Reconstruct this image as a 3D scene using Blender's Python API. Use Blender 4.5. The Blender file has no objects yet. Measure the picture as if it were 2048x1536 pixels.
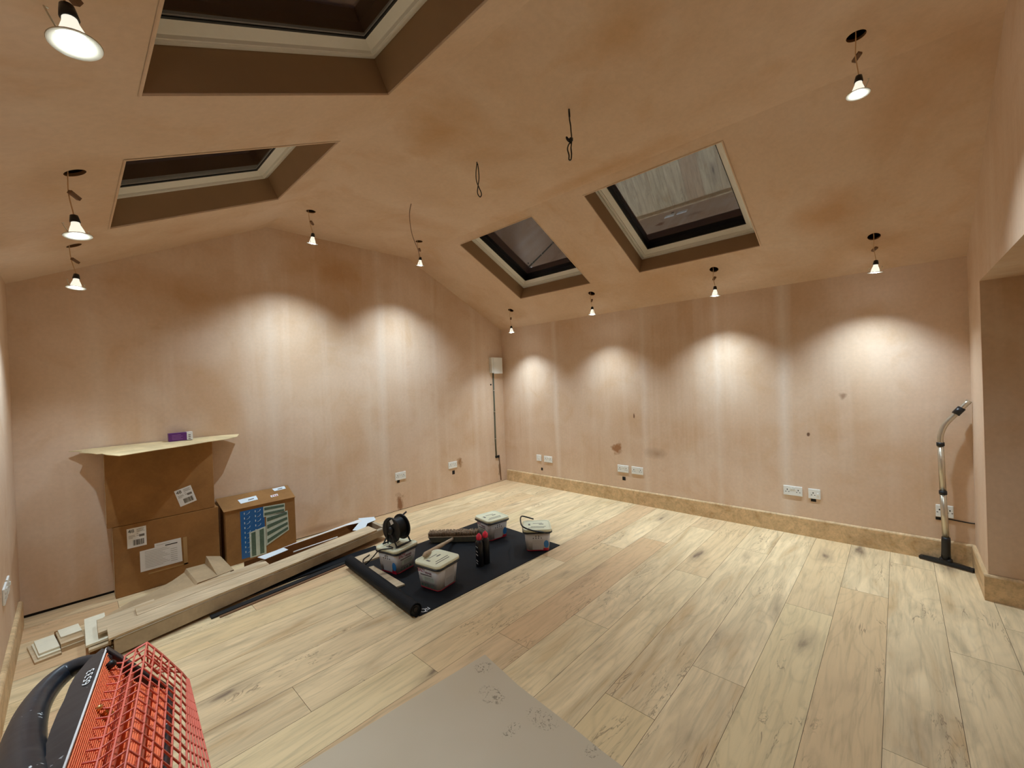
import bpy, bmesh, math, random
from mathutils import Vector as V, Matrix
from math import sin, cos, pi, radians
random.seed(7)
S = bpy.context.scene
COL = S.collection

# ------------------------------------------------------------------ camera, world, exposure
CAM = V((-4.2829, -4.1823, 1.42))
FPX = 826.86
YAW, PITCH, ROLL = 0.8193, -0.0065, -0.0381
_f = V((sin(YAW)*cos(PITCH), cos(YAW)*cos(PITCH), sin(PITCH)))
_r = V((cos(YAW), -sin(YAW), 0.0)); _u = _r.cross(_f)
R_ = _r*cos(ROLL) + _u*sin(ROLL); U_ = -_r*sin(ROLL) + _u*cos(ROLL)
cd = bpy.data.cameras.new('camera'); cam = bpy.data.objects.new('camera', cd); COL.objects.link(cam)
m = Matrix((R_, U_, -_f)).transposed().to_4x4(); m.translation = CAM
cam.matrix_world = m
cd.sensor_width = 36.0; cd.lens = FPX/2048*36.0; cd.clip_start = 0.02; cd.clip_end = 200
S.camera = cam
S.view_settings.view_transform = 'Standard'; S.view_settings.look = 'None'
S.view_settings.gamma = 1.0; S.view_settings.use_curve_mapping = False
S.view_settings.exposure = 0.0
LAMP_W = 88.0          # watts of every hanging spot bulb
SPILL_W = 0.3          # the little light each bulb throws sideways and up
w = bpy.data.worlds.new('night_sky'); S.world = w; w.use_nodes = True
w.node_tree.nodes['Background'].inputs[0].default_value = (0.010, 0.010, 0.014, 1)
w.node_tree.nodes['Background'].inputs[1].default_value = 0.35

def ray(x, y):
    return (R_*((x-1024)/FPX) - U_*((y-768)/FPX) + _f).normalized()
def at(x, y, P0, n):                 # the point of a real plane (P0, n) seen at a photo position
    d = ray(x, y); n = V(n); return CAM + d*((V(P0)-CAM).dot(n)/d.dot(n))

# ------------------------------------------------------------------ room measurements (metres)
W, L = 4.5425, 4.55
HB, HL, H1, X1, X2 = 2.1694, 2.170, 2.9117, -3.0035, -1.5231
JX, JH, YR = -0.5554, 1.9122, -6.9
UL = V((X1+W, 0, H1-HL)).normalized(); NL = V((-UL.z, 0, UL.x))      # left slope: up the slope, outward
UR = V((X2, 0, H1-HB)).normalized(); NR = V((-UR.z, 0, UR.x)) * -1
if NR.z < 0: NR = -NR
if NL.z < 0: NL = -NL
OL, OR_ = V((-W, 0, HL)), V((0, 0, HB))

# ------------------------------------------------------------------ node helpers
def mat(name):
    mt = bpy.data.materials.new(name); mt.use_nodes = True
    nt = mt.node_tree; return mt, nt, nt.nodes['Principled BSDF']
def N(nt, typ, **kw):
    n = nt.nodes.new(typ)
    for k, v in kw.items():
        if k.startswith('i_'): n.inputs[int(k[2:])].default_value = v
        else: setattr(n, k, v)
    return n
def sr(r, g, b):
    f = lambda c: ((c/255+0.055)/1.055)**2.4 if c > 10 else c/255/12.92
    return (f(r), f(g), f(b), 1)
def mix(nt, fac, a, b, mode='MIX'):
    n = nt.nodes.new('ShaderNodeMix'); n.data_type = 'RGBA'; n.blend_type = mode
    def put(i, v):
        if hasattr(v, 'is_output') or isinstance(v, bpy.types.NodeSocket): nt.links.new(v, n.inputs[i])
        else: n.inputs[i].default_value = v
    put(0, fac); put(6, a); put(7, b)
    return n.outputs[2]
def math_(nt, op, a, b=None, clamp=False):
    n = nt.nodes.new('ShaderNodeMath'); n.operation = op; n.use_clamp = clamp
    for i, v in enumerate((a, b)):
        if v is None: continue
        if isinstance(v, bpy.types.NodeSocket): nt.links.new(v, n.inputs[i])
        else: n.inputs[i].default_value = v
    return n.outputs[0]
def coords(nt, scale=(1, 1, 1), rot=(0, 0, 0), kind='Object', off=None):
    tc = nt.nodes.new('ShaderNodeTexCoord'); mp = nt.nodes.new('ShaderNodeMapping')
    mp.inputs['Scale'].default_value = scale; mp.inputs['Rotation'].default_value = rot
    src = tc.outputs[kind]
    if off is not None:
        vm = nt.nodes.new('ShaderNodeVectorMath'); vm.operation = 'ADD'
        nt.links.new(src, vm.inputs[0]); nt.links.new(off, vm.inputs[1]); src = vm.outputs[0]
    nt.links.new(src, mp.inputs['Vector']); return mp.outputs[0]
def noise(nt, vec, scale, detail=3, rough=.55, dist=0.0):
    n = nt.nodes.new('ShaderNodeTexNoise'); nt.links.new(vec, n.inputs['Vector'])
    n.inputs['Scale'].default_value = scale; n.inputs['Detail'].default_value = detail
    n.inputs['Roughness'].default_value = rough; n.inputs['Distortion'].default_value = dist
    return n.outputs['Fac']
def ramp(nt, fac, *stops):
    n = nt.nodes.new('ShaderNodeValToRGB'); nt.links.new(fac, n.inputs[0]); e = n.color_ramp.elements
    while len(e) < len(stops): e.new(.5)
    for el, (p, c) in zip(e, stops):
        el.position = p; el.color = c if len(c) == 4 else (*c, 1)
    return n.outputs[0]
def gray(v): return (v, v, v, 1)
def bump(nt, bs, h, strength=.3, dist=.002):
    b = nt.nodes.new('ShaderNodeBump'); b.inputs['Strength'].default_value = strength; b.inputs['Distance'].default_value = dist
    nt.links.new(h, b.inputs['Height']); nt.links.new(b.outputs[0], bs.inputs['Normal'])
def simple(name, c, rough=.5, metal=0.0, spec=.5, vary=0.0, vscale=30):
    mt, nt, bs = mat(name)
    bs.inputs['Roughness'].default_value = rough; bs.inputs['Metallic'].default_value = metal
    bs.inputs['Specular IOR Level'].default_value = spec
    if vary:
        v = coords(nt); n = noise(nt, v, vscale, 4)
        k = tuple(max(0, x*(1-vary)) for x in c[:3]) + (1,); k2 = tuple(min(1, x*(1+vary*.6)) for x in c[:3]) + (1,)
        nt.links.new(ramp(nt, n, (.3, k), (.7, k2)), bs.inputs['Base Color'])
        bump(nt, bs, n, .08, .001)
    else: bs.inputs['Base Color'].default_value = c
    return mt

# ------------------------------------------------------------------ materials
def plaster(name, streak_axis=None, stains_and_patches=(), seed=0.0, seams=()):
    mt, nt, bs = mat(name)
    bs.inputs['Roughness'].default_value = .62; bs.inputs['Specular IOR Level'].default_value = .25
    v = coords(nt); 
    mp = nt.nodes.new('ShaderNodeMapping'); mp.inputs['Location'].default_value = (seed, seed*.7, seed*1.3)
    nt.links.new(v, mp.inputs[0]); v2 = mp.outputs[0]
    a = noise(nt, v2, 1.1, 4, .55, .4); b = noise(nt, v2, 3.2, 5, .6, .8); c = noise(nt, v2, 40, 3, .6)
    base = ramp(nt, a, (.30, sr(212, 176, 142)), (.47, sr(222, 192, 163)), (.62, sr(228, 200, 174)), (.8, sr(230, 206, 182)))
    patch = ramp(nt, b, (.52, gray(0)), (.72, gray(1)))
    col = mix(nt, math_(nt, 'MULTIPLY', patch, .35), base, sr(208, 164, 116))
    pale = ramp(nt, noise(nt, v2, 2.1, 4, .6, .5), (.55, gray(0)), (.75, gray(1)))
    col = mix(nt, math_(nt, 'MULTIPLY', pale, .38), col, sr(234, 212, 188))
    if streak_axis is not None:
        sc = (3.2, 3.2, .16)
        st = noise(nt, coords(nt, sc), 2.2, 3, .6, .15)
        pk = ramp(nt, st, (.50, gray(0)), (.68, gray(1)))
        col = mix(nt, math_(nt, 'MULTIPLY', pk, .30), col, sr(236, 214, 192))
        sep = nt.nodes.new('ShaderNodeSeparateXYZ'); nt.links.new(coords(nt), sep.inputs[0])
        ax = sep.outputs[streak_axis]
        for pos, wd, k in seams:
            d = math_(nt, 'ABSOLUTE', math_(nt, 'SUBTRACT', math_(nt, 'ADD', ax, math_(nt, 'MULTIPLY', math_(nt, 'SUBTRACT', noise(nt, coords(nt), 2.5, 2), .5), .05)), pos))
            f = math_(nt, 'SUBTRACT', 1.0, math_(nt, 'DIVIDE', d, wd), True)
            col = mix(nt, math_(nt, 'MULTIPLY', f, k), col, sr(238, 220, 202))
    for (ctr, rad, c4, k) in stains_and_patches:
        vm = nt.nodes.new('ShaderNodeVectorMath'); vm.operation = 'SUBTRACT'
        nt.links.new(coords(nt), vm.inputs[0]); vm.inputs[1].default_value = ctr
        vd = nt.nodes.new('ShaderNodeVectorMath'); vd.operation = 'DIVIDE'
        nt.links.new(vm.outputs[0], vd.inputs[0]); vd.inputs[1].default_value = rad
        ln = nt.nodes.new('ShaderNodeVectorMath'); ln.operation = 'LENGTH'; nt.links.new(vd.outputs[0], ln.inputs[0])
        soft = k <= .66 and max(rad) > .19
        dd = math_(nt, 'ADD', ln.outputs['Value'], math_(nt, 'MULTIPLY', math_(nt, 'SUBTRACT', noise(nt, coords(nt), 4 if soft else 14, 3, .5), .5), 1.4 if soft else 2.2))
        f = ramp(nt, dd, (.1 if soft else .45, gray(1)), (1.1 if soft else 1.0, gray(0)))
        col = mix(nt, math_(nt, 'MULTIPLY', f, k), col, c4)
    fine = ramp(nt, c, (.3, gray(.93)), (.7, gray(1)))
    col = mix(nt, 1.0, col, fine, 'MULTIPLY')
    nt.links.new(col, bs.inputs['Base Color'])
    bump(nt, bs, noise(nt, v2, 7, 5, .6), .12, .006)
    return mt

def oak(name, rnd=False, scale=1.0, tone=(205, 180, 143), axis='x', knots=True):
    mt, nt, bs = mat(name)
    bs.inputs['Roughness'].default_value = .52; bs.inputs['Specular IOR Level'].default_value = .3
    off = None; rcol = None
    if rnd:
        at_ = nt.nodes.new('ShaderNodeAttribute'); at_.attribute_name = 'plank'
        sc = nt.nodes.new('ShaderNodeVectorMath'); sc.operation = 'SCALE'; sc.inputs['Scale'].default_value = 37.0
        nt.links.new(at_.outputs['Color'], sc.inputs[0]); off = sc.outputs[0]
        sp = nt.nodes.new('ShaderNodeSeparateColor'); nt.links.new(at_.outputs['Color'], sp.inputs[0]); rcol = sp.outputs
    rot = (0, 0, 0) if axis == 'x' else (0, 0, pi/2)
    s = scale
    vf = coords(nt, (3*s, 42*s, 42*s), rot, off=off); vm_ = coords(nt, (1.0*s, 5.0*s, 5*s), rot, off=off)
    vk = coords(nt, (2.0*s, 6.0*s, 6.0*s), rot, off=off); vl = coords(nt, (.7*s, 1.6*s, 1.6*s), rot, off=off)
    t = tone
    def tn(k, dr=0, dg=0, db=0): return sr(min(255, t[0]*k+dr), min(255, t[1]*k+dg), min(255, t[2]*k+db))
    g = noise(nt, vf, 1.0, 5, .62, .5)
    base = ramp(nt, noise(nt, vm_, 1.6, 4, .55, 1.0), (.28, tn(.90, 4, -6, -14)), (.45, tn(.98)), (.6, tn(1.05)), (.78, tn(1.10, 0, 3, 6)))
    if rnd:
        base = mix(nt, math_(nt, 'MULTIPLY', math_(nt, 'POWER', rcol[0], 1.5), .9), base, tn(.92, 6, -10, -14))
        base = mix(nt, math_(nt, 'MULTIPLY', math_(nt, 'POWER', rcol[1], 2.0), .65), base, tn(1.04, 0, 4, -2))
    gr = ramp(nt, g, (.32, gray(.74)), (.5, gray(.95)), (.7, gray(1.0)))
    col = mix(nt, .85, base, gr, 'MULTIPLY')
    rg = noise(nt, vm_, .9, 2, .5, .3)                                   # cathedral figure
    rings = math_(nt, 'ABSOLUTE', math_(nt, 'SUBTRACT', math_(nt, 'FRACT', math_(nt, 'MULTIPLY', rg, 13.0)), .5))
    col = mix(nt, .55, col, ramp(nt, rings, (.0, gray(.84)), (.16, gray(1)), (.5, gray(1))), 'MULTIPLY')
    h = g
    if knots:
        wob = nt.nodes.new('ShaderNodeTexNoise'); nt.links.new(vk, wob.inputs['Vector']); wob.inputs['Scale'].default_value = 2.5; wob.inputs['Detail'].default_value = 4
        vv = nt.nodes.new('ShaderNodeVectorMath'); vv.operation = 'MULTIPLY_ADD'
        nt.links.new(wob.outputs['Color'], vv.inputs[0]); vv.inputs[1].default_value = (.55, .55, .55); nt.links.new(vk, vv.inputs[2])
        vo = nt.nodes.new('ShaderNodeTexVoronoi'); vo.inputs['Scale'].default_value = .62; nt.links.new(vv.outputs[0], vo.inputs['Vector'])
        msk = ramp(nt, noise(nt, vl, 1.7, 2), (.40, gray(0)), (.50, gray(1)))
        kn = ramp(nt, vo.outputs['Distance'], (.035, gray(1)), (.10, gray(.40)), (.27, gray(0)))
        kf = math_(nt, 'MULTIPLY', kn, msk)
        col = mix(nt, math_(nt, 'MULTIPLY', kf, .85), col, sr(112, 90, 74))
        cr = math_(nt, 'ABSOLUTE', math_(nt, 'SUBTRACT', noise(nt, coords(nt, (1.5*s, 9*s, 9*s), rot, off=off), 1.3, 4, .6, 1.2), .5))
        ck = ramp(nt, cr, (.0, gray(1)), (.012, gray(0)))
        cm = ramp(nt, noise(nt, vl, 2.6, 2), (.56, gray(0)), (.62, gray(1)))
        col = mix(nt, math_(nt, 'MULTIPLY', math_(nt, 'MULTIPLY', ck, cm), .7), col, sr(120, 92, 70))
        sm = ramp(nt, noise(nt, coords(nt, (2.2*s, 8*s, 8*s), rot, off=off), 1.0, 5, .65, 1.5), (.60, gray(0)), (.78, gray(1)))
        col = mix(nt, math_(nt, 'MULTIPLY', sm, .26), col, sr(146, 116, 90))
    nt.links.new(col, bs.inputs['Base Color'])
    bump(nt, bs, h, .12, .0015)
    return mt

def cardboard(name, c=(150, 108, 62), flute=False):
    mt, nt, bs = mat(name); bs.inputs['Roughness'].default_value = .75; bs.inputs['Specular IOR Level'].default_value = .15
    v = coords(nt); a = noise(nt, v, 5, 4, .6, .4); b = noise(nt, v, 60, 3)
    k = lambda f: sr(min(255, c[0]*f), min(255, c[1]*f), min(255, c[2]*f))
    col = ramp(nt, a, (.3, k(.9)), (.55, k(1)), (.75, k(1.07)))
    col = mix(nt, 1, col, ramp(nt, b, (.3, gray(.93)), (.7, gray(1))), 'MULTIPLY')
    nt.links.new(col, bs.inputs['Base Color'])
    bump(nt, bs, a, .12, .004)
    return mt

M = {}
M['wall_back'] = plaster('pink_plaster_back', 0, seed=1.0,
    stains_and_patches=[((-1.75, 0, .10), (.045, .2, .13), sr(142, 92, 54), .85), ((-.86, 0, .40), (.05, .2, .07), sr(150, 104, 58), .8),
            ((-.13, 0, .18), (.03, .2, .12), sr(120, 86, 52), .7), ((-2.6, 0, .05), (.5, .2, .05), sr(170, 130, 100), .6),
            ((-3.6, 0, 2.2), (.7, .2, .28), sr(196, 150, 100), .65), ((-2.4, 0, 2.62), (.8, .2, .22), sr(196, 150, 100), .65)],  # these two: broad browner areas across the upper gable
    seams=[(-1.92, .07, .4), (-3.02, .09, .3), (-1.2, .05, .3), (-.55, .06, .3), (-4.15, .09, .3)])
M['wall_side'] = plaster('pink_plaster_side', 1, seed=4.0,
    stains_and_patches=[((0, -1.80, .60), (.2, .075, .07), sr(160, 108, 66), .9), ((0, -2.28, .58), (.2, .14, .07), sr(150, 112, 82), .6),
            ((0, -2.02, .98), (.2, .010, .03), sr(110, 74, 50), .9), ((0, -3.61, .87), (.2, .012, .02), sr(100, 66, 44), .9),
            ((0, -3.85, 1.2), (.2, .03, .03), sr(150, 112, 84), .7), ((0, -3.0, .9), (.2, .35, .35), sr(212, 176, 144), .4)],
    seams=[(-.95, .05, .5), (-2.15, .05, .4), (-3.45, .07, .6), (-2.9, .04, .4)])
M['wall_plain'] = plaster('pink_plaster_plain', 0, seed=8.0)
M['ceiling'] = plaster('pink_plaster_ceiling', None, seed=12.0,
    stains_and_patches=[((-1.62, -2.7, 2.9), (.12, .75, .25), sr(200, 152, 100), .6), ((-1.4, -1.4, 2.8), (.22, .5, .3), sr(200, 152, 100), .6),
            ((-2.75, -2.2, 2.91), (.25, .35, .2), sr(200, 154, 104), .65), ((-.65, -3.85, 2.5), (.3, .3, .3), sr(200, 150, 100), .65),
            ((-2.6, -3.3, 2.91), (.25, .25, .2), sr(204, 158, 108), .62), ((-2.0, -1.0, 2.91), (.4, .2, .2), sr(204, 156, 108), .4)])
M['reveal'] = simple('shaded_reveal', sr(172, 140, 108), .7, spec=.2, vary=.06, vscale=4)  # browner than the plaster: shade inside the shafts put into the colour
M['insulation'] = simple('foil_brown_insulation', sr(120, 84, 50), .8)
M['floor'] = oak('oak_planks', rnd=True, tone=(228, 201, 158))
M['floor_base'] = simple('plank_gap', sr(98, 72, 48), .8)
M['skirt'] = oak('oak_skirting_board', tone=(216, 184, 140), scale=1.3, knots=False)
M['skirt_y'] = oak('oak_skirting_board_long', tone=(216, 184, 140), scale=1.3, axis='y', knots=False)
M['oak_x'] = oak('loose_oak_board', tone=(208, 184, 150), scale=1.2)
M['oak_y'] = oak('loose_oak_strip', tone=(208, 184, 150), scale=1.4, axis='y')
M['pale_wood'] = simple('pale_board_face', sr(236, 226, 200), .6, vary=.05)
M['white_paint'] = simple('white_painted_sash', sr(240, 236, 226), .4, vary=.02)
M['gasket'] = simple('black_gasket', sr(14, 12, 11), .5)
M['card'] = cardboard('brown_cardboard', (158, 114, 68))
M['card_dark'] = cardboard('dark_brown_cardboard', (128, 84, 44))
M['card_pale'] = cardboard('pale_cardboard', (228, 204, 158))
M['card_grey'] = cardboard('grey_brown_carton', (186, 168, 142))
M['card_flap'] = cardboard('torn_card', (176, 150, 116))
M['tape'] = simple('brown_parcel_tape', sr(176, 140, 92), .25, spec=.5)
M['tape_clear'] = simple('shiny_tape_highlight', sr(214, 194, 160), .2)
M['paper'] = simple('white_paper', sr(232, 230, 228), .6, vary=.03)
M['paper_blue'] = simple('bluish_white_plastic', sr(224, 234, 240), .35)
M['ink'] = simple('black_ink', sr(28, 26, 24), .6)
M['ink_soft'] = simple('grey_ink', sr(112, 106, 100), .6)
M['blue_tape'] = simple('blue_printed_tape', sr(30, 96, 160), .35, vary=.12, vscale=8)
M['green_tape'] = simple('grey_green_sticker', sr(196, 206, 192), .45, vary=.08, vscale=20)
M['green_ink'] = simple('dark_green_print', sr(86, 108, 92), .5, vary=.25, vscale=90)
M['white_plastic'] = simple('white_plastic', sr(238, 238, 232), .28)
M['black_plastic'] = simple('black_plastic', sr(22, 22, 25), .38)
M['slot'] = simple('dark_recess', sr(18, 14, 12), .8)
M['mat'] = simple('black_felt_underlay', sr(16, 18, 22), .7, spec=.25, vary=.2, vscale=12)
M['cream'] = simple('cream_lid_plastic', sr(240, 238, 206), .35, vary=.04, vscale=14)
M['bucket'] = simple('white_bucket_label', sr(206, 202, 200), .45, vary=.10, vscale=16)
M['red'] = simple('crimson_print', sr(178, 28, 52), .4)
M['maroon'] = simple('maroon_print', sr(120, 36, 44), .45)
M['bucket_grey'] = simple('pale_grey_label_panel', sr(188, 184, 182), .5)
M['red_cap'] = simple('pinkish_red_cap', sr(232, 50, 80), .25)
M['blue'] = simple('blue_print', sr(44, 118, 184), .4)
M['copper'] = simple('copper_conductor', sr(200, 130, 80), .3, metal=.9)
M['alu'] = simple('satin_metal_tube', sr(206, 198, 180), .28, metal=.85)
M['bristle'] = simple('dusty_brown_bristles', sr(150, 124, 98), .9, vary=.3, vscale=60)
M['broom_wood'] = simple('dusty_grey_wood', sr(192, 176, 150), .7, vary=.12)
M['stock'] = simple('grey_green_broom_stock', sr(96, 100, 88), .6, vary=.15)
M['pole_wood'] = simple('worn_broom_handle', sr(186, 160, 130), .6, vary=.15, vscale=18)
M['purple'] = simple('purple_carton', sr(98, 44, 116), .45)
M['trunking'] = simple('grey_green_conduit', sr(92, 92, 74), .5)
M['red_cover'] = simple('red_metal_guard', sr(240, 124, 104), .4, spec=.4)
M['quartz'] = simple('reddish_quartz_tube', sr(206, 96, 70), .2)
M['brass'] = simple('brass_screw', sr(226, 190, 120), .25, metal=.8)
M['flex'] = simple('tan_cable', sr(214, 176, 132), .5)
M['block'] = simple('brown_terminal_block', sr(120, 86, 58), .5)
def mk_sheet():
    mt, nt, bs = mat('dusty_grey_hardboard'); bs.inputs['Roughness'].default_value = .55
    v = coords(nt); a = noise(nt, v, 1.6, 3)
    col = ramp(nt, a, (.3, sr(196, 178, 150)), (.7, sr(203, 187, 162)))
    for (cx, cy, rx, ry) in [(-3.02, -2.80, .055, .075), (-2.975, -3.06, .05, .085), (-2.92, -2.64, .05, .05), (-3.1, -3.0, .05, .03), (-2.96, -3.30, .05, .03)]:
        vm = nt.nodes.new('ShaderNodeVectorMath'); vm.operation = 'SUBTRACT'; nt.links.new(coords(nt), vm.inputs[0]); vm.inputs[1].default_value = (cx, cy, 0)
        vd = nt.nodes.new('ShaderNodeVectorMath'); vd.operation = 'DIVIDE'; nt.links.new(vm.outputs[0], vd.inputs[0]); vd.inputs[1].default_value = (rx, ry, 1)
        ln = nt.nodes.new('ShaderNodeVectorMath'); ln.operation = 'LENGTH'; nt.links.new(vd.outputs[0], ln.inputs[0])
        m1 = ramp(nt, ln.outputs['Value'], (.75, gray(1)), (1.05, gray(0)))
        sp = ramp(nt, noise(nt, coords(nt), 75, 3, .6, 1.0), (.54, gray(0)), (.62, gray(1)))
        col = mix(nt, math_(nt, 'MULTIPLY', math_(nt, 'MULTIPLY', m1, sp), .62), col, sr(96, 80, 62))
    nt.links.new(col, bs.inputs['Base Color']); return mt
M['sheet'] = mk_sheet()
def mk_reflector():
    mt, nt, bs = mat('orange_ribbed_metal'); bs.inputs['Roughness'].default_value = .42; bs.inputs['Base Color'].default_value = sr(250, 128, 78)
    bs.inputs['Specular IOR Level'].default_value = .5
    return mt
M['reflector'] = mk_reflector()
def mk_heaterblack():
    mt, nt, bs = mat('scuffed_black_plastic'); bs.inputs['Roughness'].default_value = .34
    v = coords(nt); sc = ramp(nt, noise(nt, coords(nt, (30, 30, 30)), 3.2, 2, .5), (.655, gray(0)), (.69, gray(1)))
    msk = ramp(nt, noise(nt, v, 9, 2), (.50, gray(0)), (.62, gray(1)))
    sm = ramp(nt, noise(nt, coords(nt, (8, 40, 20)), 2.0, 4, .6), (.4, gray(0)), (.8, gray(1)))
    c0 = mix(nt, math_(nt, 'MULTIPLY', sm, .5), sr(30, 34, 42), sr(66, 72, 76))
    c1 = mix(nt, math_(nt, 'MULTIPLY', sc, msk), c0, sr(216, 220, 222))
    nt.links.new(c1, bs.inputs['Base Color']); return mt
M['heater_black'] = mk_heaterblack()
def mk_glass():
    mt = bpy.data.materials.new('double_glazing'); mt.use_nodes = True; nt = mt.node_tree; nt.nodes.clear()
    o = nt.nodes.new('ShaderNodeOutputMaterial'); mx = nt.nodes.new('ShaderNodeMixShader')
    mx.inputs[0].default_value = .27
    gl = nt.nodes.new('ShaderNodeBsdfGlossy'); gl.inputs['Roughness'].default_value = .025; gl.inputs['Color'].default_value = (.80, .80, .86, 1)
    tr = nt.nodes.new('ShaderNodeBsdfTransparent'); tr.inputs[0].default_value = (.75, .78, .8, 1)
    nt.links.new(tr.outputs[0], mx.inputs[1]); nt.links.new(gl.outputs[0], mx.inputs[2])
    nt.links.new(mx.outputs[0], o.inputs[0]); return mt
M['glass'] = mk_glass()
def mk_emit(name, c, s):
    mt, nt, bs = mat(name); bs.inputs['Base Color'].default_value = c
    bs.inputs['Emission Color'].default_value = c; bs.inputs['Emission Strength'].default_value = s; return mt
M['lens'] = mk_emit('lit_bulb_face', (0.97, 1, 0.98, 1), 26.0)
M['bulb_glass'] = mk_emit('glowing_bulb_glass', (0.95, 0.93, 0.80, 1), 0.9)
M['bezel'] = simple('clear_bulb_rim', sr(214, 208, 188), .2, metal=.3)

# ------------------------------------------------------------------ mesh helpers
class MB:
    def __init__(s): s.bm = bmesh.new(); s.mi = 0
    def face(s, pts, mi=None):
        vs = [s.bm.verts.new(V(p)) for p in pts]; f = s.bm.faces.new(vs); f.material_index = s.mi if mi is None else mi; return f
    def hexa(s, p):                        # 8 points: bottom loop 0-3, top loop 4-7
        vs = [s.bm.verts.new(V(q)) for q in p]
        for i in ((3,2,1,0),(4,5,6,7),(0,1,5,4),(1,2,6,5),(2,3,7,6),(3,0,4,7)):
            f = s.bm.faces.new([vs[j] for j in i]); f.material_index = s.mi
        return vs
    def box(s, x0, y0, z0, x1, y1, z1, mtx=None):
        p = [V(q) for q in ((x0,y0,z0),(x1,y0,z0),(x1,y1,z0),(x0,y1,z0),(x0,y0,z1),(x1,y0,z1),(x1,y1,z1),(x0,y1,z1))]
        if mtx is not None: p = [mtx @ q for q in p]
        return s.hexa(p)
    def prism(s, pts, d):                  # polygon (3-D, planar) pushed along d
        d = V(d); a = [s.bm.verts.new(V(p)) for p in pts]; b = [s.bm.verts.new(V(p)+d) for p in pts]
        n = len(a); fs = [s.bm.faces.new(a[::-1]), s.bm.faces.new(b)]
        for i in range(n): fs.append(s.bm.faces.new([a[i], a[(i+1)%n], b[(i+1)%n], b[i]]))
        for f in fs: f.material_index = s.mi
    def loft(s, loops, cap=True, closed=True):
        L_ = [[s.bm.verts.new(V(p)) for p in lp] for lp in loops]
        n = len(L_[0])
        for a, b in zip(L_, L_[1:]):
            for i in range(n if closed else n-1):
                f = s.bm.faces.new([a[i], a[(i+1)%n], b[(i+1)%n], b[i]]); f.material_index = s.mi; f.smooth = True
        if cap:
            f = s.bm.faces.new(L_[0][::-1]); f.material_index = s.mi; f = s.bm.faces.new(L_[-1]); f.material_index = s.mi
    def tube(s, pts, r, seg=8, cap=True):
        pts = [V(p) for p in pts]; n = len(pts)
        rs = r if isinstance(r, (list, tuple)) else [r]*n
        loops = []; up = None
        for i, p in enumerate(pts):
            t = (pts[min(i+1, n-1)]-pts[max(i-1, 0)]).normalized()
            if up is None:
                up = t.orthogonal().normalized()
            up = (up - t*up.dot(t)).normalized(); q = t.cross(up)
            loops.append([p + (up*cos(2*pi*k/seg)+q*sin(2*pi*k/seg))*rs[i] for k in range(seg)])
        s.loft(loops, cap)
    def lathe(s, prof, ctr=(0,0,0), seg=20, axis=None):  # prof: (r, h)
        ctr = V(ctr); ax = V(axis or (0,0,1)).normalized(); a = ax.orthogonal().normalized(); b = ax.cross(a)
        s.loft([[ctr + ax*h + (a*cos(2*pi*k/seg)+b*sin(2*pi*k/seg))*max(r, 1e-4) for k in range(seg)] for r, h in prof])
    def build(s, name, mats, parent=None, bevel=0, smooth=False, seg=2):
        me = bpy.data.meshes.new(name); bmesh.ops.recalc_face_normals(s.bm, faces=s.bm.faces[:]); s.bm.to_mesh(me); s.bm.free()
        for mt in (mats if isinstance(mats, (list, tuple)) else [mats]): me.materials.append(M[mt] if isinstance(mt, str) else mt)
        o = bpy.data.objects.new(name, me); COL.objects.link(o)
        if parent is not None: o.parent = parent; o.matrix_parent_inverse = parent.matrix_basis.inverted()
        if bevel:
            bv = o.modifiers.new('bevel', 'BEVEL'); bv.width = bevel; bv.segments = seg; bv.limit_method = 'ANGLE'; bv.angle_limit = radians(40)
        if smooth:
            for p in me.polygons: p.use_smooth = True
        return o
def tag(o, label=None, cat=None, group=None, kind=None):
    if label: o['label'] = label
    if cat: o['category'] = cat
    if group: o['group'] = group
    if kind: o['kind'] = kind
    return o
def thing(name, label, cat, loc=(0,0,0), group=None, kind=None):
    o = bpy.data.objects.new(name, None); COL.objects.link(o); o.location = loc; o.empty_display_size = .05
    return tag(o, label, cat, group, kind)
def catmull(pts, n=8):
    pts = [V(p) for p in pts]; P = [pts[0]*2-pts[1]] + pts + [pts[-1]*2-pts[-2]]; out = []
    for i in range(1, len(P)-2):
        for k in range(n):
            t = k/n; a, b, c, d = P[i-1], P[i], P[i+1], P[i+2]
            out.append(.5*((2*b)+(c-a)*t+(2*a-5*b+4*c-d)*t*t+(3*b-a-3*c+d)*t**3))
    out.append(pts[-1]); return out
def text(s, size, mt, parent, origin, xdir, ydir, name='lettering', ext=.0003, sx=1.0, align='LEFT'):
    cu = bpy.data.curves.new(name, 'FONT'); cu.body = s; cu.size = size; cu.extrude = ext; cu.align_x = align
    x = V(xdir).normalized(); y = V(ydir); y = (y - x*y.dot(x)).normalized(); z = x.cross(y)
    mm = Matrix((x*sx, y, z)).transposed().to_4x4(); mm.translation = V(origin) + z*.0006
    o0 = bpy.data.objects.new(name, cu)
    me = bpy.data.meshes.new_from_object(o0); bpy.data.objects.remove(o0); bpy.data.curves.remove(cu)
    me.transform(mm); me.materials.clear(); me.materials.append(M[mt])
    o = bpy.data.objects.new(name, me); COL.objects.link(o)
    if parent is not None: o.parent = parent; o.matrix_parent_inverse = parent.matrix_basis.inverted()
    return o

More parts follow.
